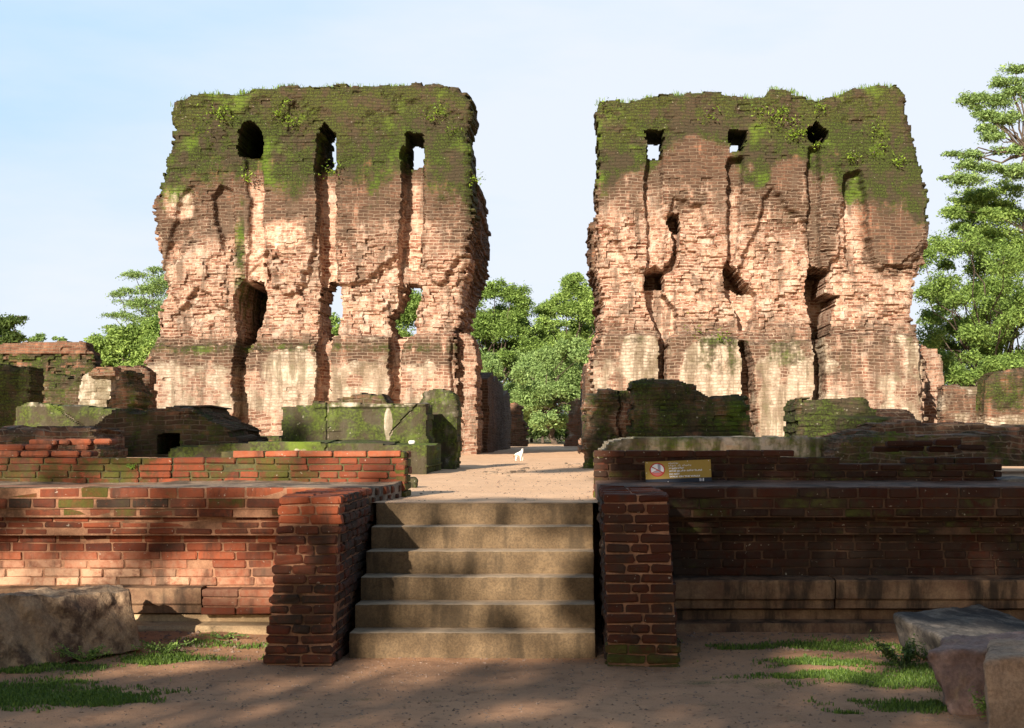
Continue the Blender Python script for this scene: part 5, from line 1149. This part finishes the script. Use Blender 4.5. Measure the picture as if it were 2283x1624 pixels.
def text(s, x, z, size, width=None, name='lettering'):
    cu = bpy.data.curves.new(name, 'FONT'); cu.body = s; cu.size = size; cu.extrude = .0006; cu.offset = .0009
    o = bpy.data.objects.new(name+'_curve', cu); C.objects.link(o); bpy.context.view_layer.update()
    me = bpy.data.meshes.new_from_object(o.evaluated_get(bpy.context.evaluated_depsgraph_get())); bpy.data.objects.remove(o)
    w_ = max(v.co.x for v in me.vertices) if len(me.vertices) else 1
    k = (width/w_) if width else 1
    for v in me.vertices: v.co = (v.co.x*k, -v.co.z, v.co.y)
    me.materials.clear(); me.materials.append(mw); q = bpy.data.objects.new(name, me); C.objects.link(q); q.parent = SG; q.location = (x, -.002, z); return q
def loops(x, z, n, w, seed, gaps=()):
    r = np.random.default_rng(seed); st = w/n
    for i in range(n):
        if i in gaps: continue
        cx = x+st*(i+.5); a0 = r.uniform(0, 6.28); k = i % 3
        disc('lettering', cx, z, .0036, .0062, -.0022, mw, 12, a0, a0+r.uniform(4.2, 5.6), sx=.9)
        if k == 1: disc('lettering', cx, z+.0085, .0016, .0034, -.0022, mw, 8, 0, 3.6)
        if k == 2: rect('lettering', cx+.003, cx+.0058, z-.010, z, -.0024, .0003, mw)
loops(-.092, .184, 7, .096, 1); loops(-.092, .161, 15, .215, 2, (5, 8))
text('சுவர்களின்', -.088, .130, .020, .145); text('மேல் நடக்க வேண்டாம்', -.086, .105, .020, .31)
text('DO NOT', -.086, .074, .021, .098); text('WALK ON THE WALLS', -.084, .051, .019, .285)
rect('emblem', .196, .204, .006, .034, -.002, .001, mw); rect('emblem', .208, .224, .006, .030, -.002, .001, mgrey); rect('emblem', .228, .236, .006, .034, -.002, .001, mw)
for x, z in ((-.290, .198), (.09, .200), (.288, .198), (-.298, .10), (.298, .11), (-.28, .008), (-.10, .010)): disc('rivet', x, z, 0, .0035, -.002, mw, 10)

# ------------------------------------------------------------------ the dog on the sand
dx_, dd_ = WX(1157, 33.4), 33.4; dz_ = float(tz(np.array([dx_]), np.array([dd_]))[0])
def dog():
    P = {'pel': (-.055, -.01, .150), 'mid': (-.01, .0, .152), 'che': (.045, .015, .160), 'nk': (.068, .02, .200), 'hd': (.078, .012, .242), 'mz': (.070, -.022, .238), 'ns': (.066, -.044, .232),
         't1': (-.088, -.01, .135), 't2': (-.108, -.012, .100), 't3': (-.118, -.015, .070),
         'hl1': (-.060, -.035, .115), 'hl2': (-.050, -.038, .085), 'hl3': (-.072, -.038, .045), 'hl4': (-.064, -.042, .006), 'hl5': (-.050, -.052, .005),
         'hr1': (-.055, .028, .115), 'hr2': (-.036, .030, .085), 'hr3': (-.055, .032, .045), 'hr4': (-.046, .03, .006), 'hr5': (-.032, .022, .005),
         'fl1': (.040, -.026, .115), 'fl2': (.036, -.03, .062), 'fl3': (.038, -.03, .006), 'fl4': (.048, -.042, .005),
         'fr1': (.066, .040, .115), 'fr2': (.078, .042, .062), 'fr3': (.074, .042, .006), 'fr4': (.084, .032, .005), 'e1': (.062, .010, .262), 'e2': (.096, .016, .262)}
    Rr = {'pel': .040, 'mid': .037, 'che': .045, 'nk': .028, 'hd': .026, 'mz': .015, 'ns': .009, 't1': .013, 't2': .013, 't3': .006, 'e1': .007, 'e2': .007}
    E = [('pel', 'mid'), ('mid', 'che'), ('che', 'nk'), ('nk', 'hd'), ('hd', 'mz'), ('mz', 'ns'), ('pel', 't1'), ('t1', 't2'), ('t2', 't3'), ('hd', 'e1'), ('hd', 'e2'),
         ('pel', 'hl1'), ('hl1', 'hl2'), ('hl2', 'hl3'), ('hl3', 'hl4'), ('hl4', 'hl5'), ('pel', 'hr1'), ('hr1', 'hr2'), ('hr2', 'hr3'), ('hr3', 'hr4'), ('hr4', 'hr5'),
         ('che', 'fl1'), ('fl1', 'fl2'), ('fl2', 'fl3'), ('fl3', 'fl4'), ('che', 'fr1'), ('fr1', 'fr2'), ('fr2', 'fr3'), ('fr3', 'fr4')]
    ks = list(P); me = bpy.data.meshes.new('dog'); me.from_pydata([P[k] for k in ks], [(ks.index(a), ks.index(b)) for a, b in E], [])
    o = bpy.data.objects.new('dog_tmp', me); C.objects.link(o); sk = o.modifiers.new('s', 'SKIN'); su = o.modifiers.new('u', 'SUBSURF'); su.levels = 2
    if not me.skin_vertices: me.skin_vertices.new()
    for i, k in enumerate(ks):
        r = Rr.get(k, .022 if k[-1] == '1' else (.015 if k[-1] == '2' else .009)); me.skin_vertices[0].data[i].radius = (r, r)
        me.skin_vertices[0].data[i].use_root = (k == 'pel')
    bpy.context.view_layer.update(); m2 = bpy.data.meshes.new_from_object(o.evaluated_get(bpy.context.evaluated_depsgraph_get())); bpy.data.objects.remove(o)
    m, nt, b = newmat('white dog fur'); g = G(nt); oc = g.n('ShaderNodeTexCoord').outputs['Object']; s = g.sep(oc)
    w_ = g.noise(oc, 14, 3); br = g.rng(g.math('ADD', s[0], g.math('MULTIPLY', w_, .02)), -.078, -.088)
    ear = g.math('MULTIPLY', g.rng(s[2], .250, .256), .7)
    g.l(g.mix(g.math('MAXIMUM', br, ear), (.82, .78, .70), (.24, .13, .05)), b.inputs['Base Color'])
    m2.materials.clear(); m2.materials.append(m); d = bpy.data.objects.new('dog', m2); C.objects.link(d)
    for p in m2.polygons: p.use_smooth = True
    d.location = (dx_, dd_, dz_-.002); d.scale = (1.05, 1.05, 1.05)
    tag(d, 'small white dog with a brown tail standing on the sandy passage floor', 'dog')
dog()
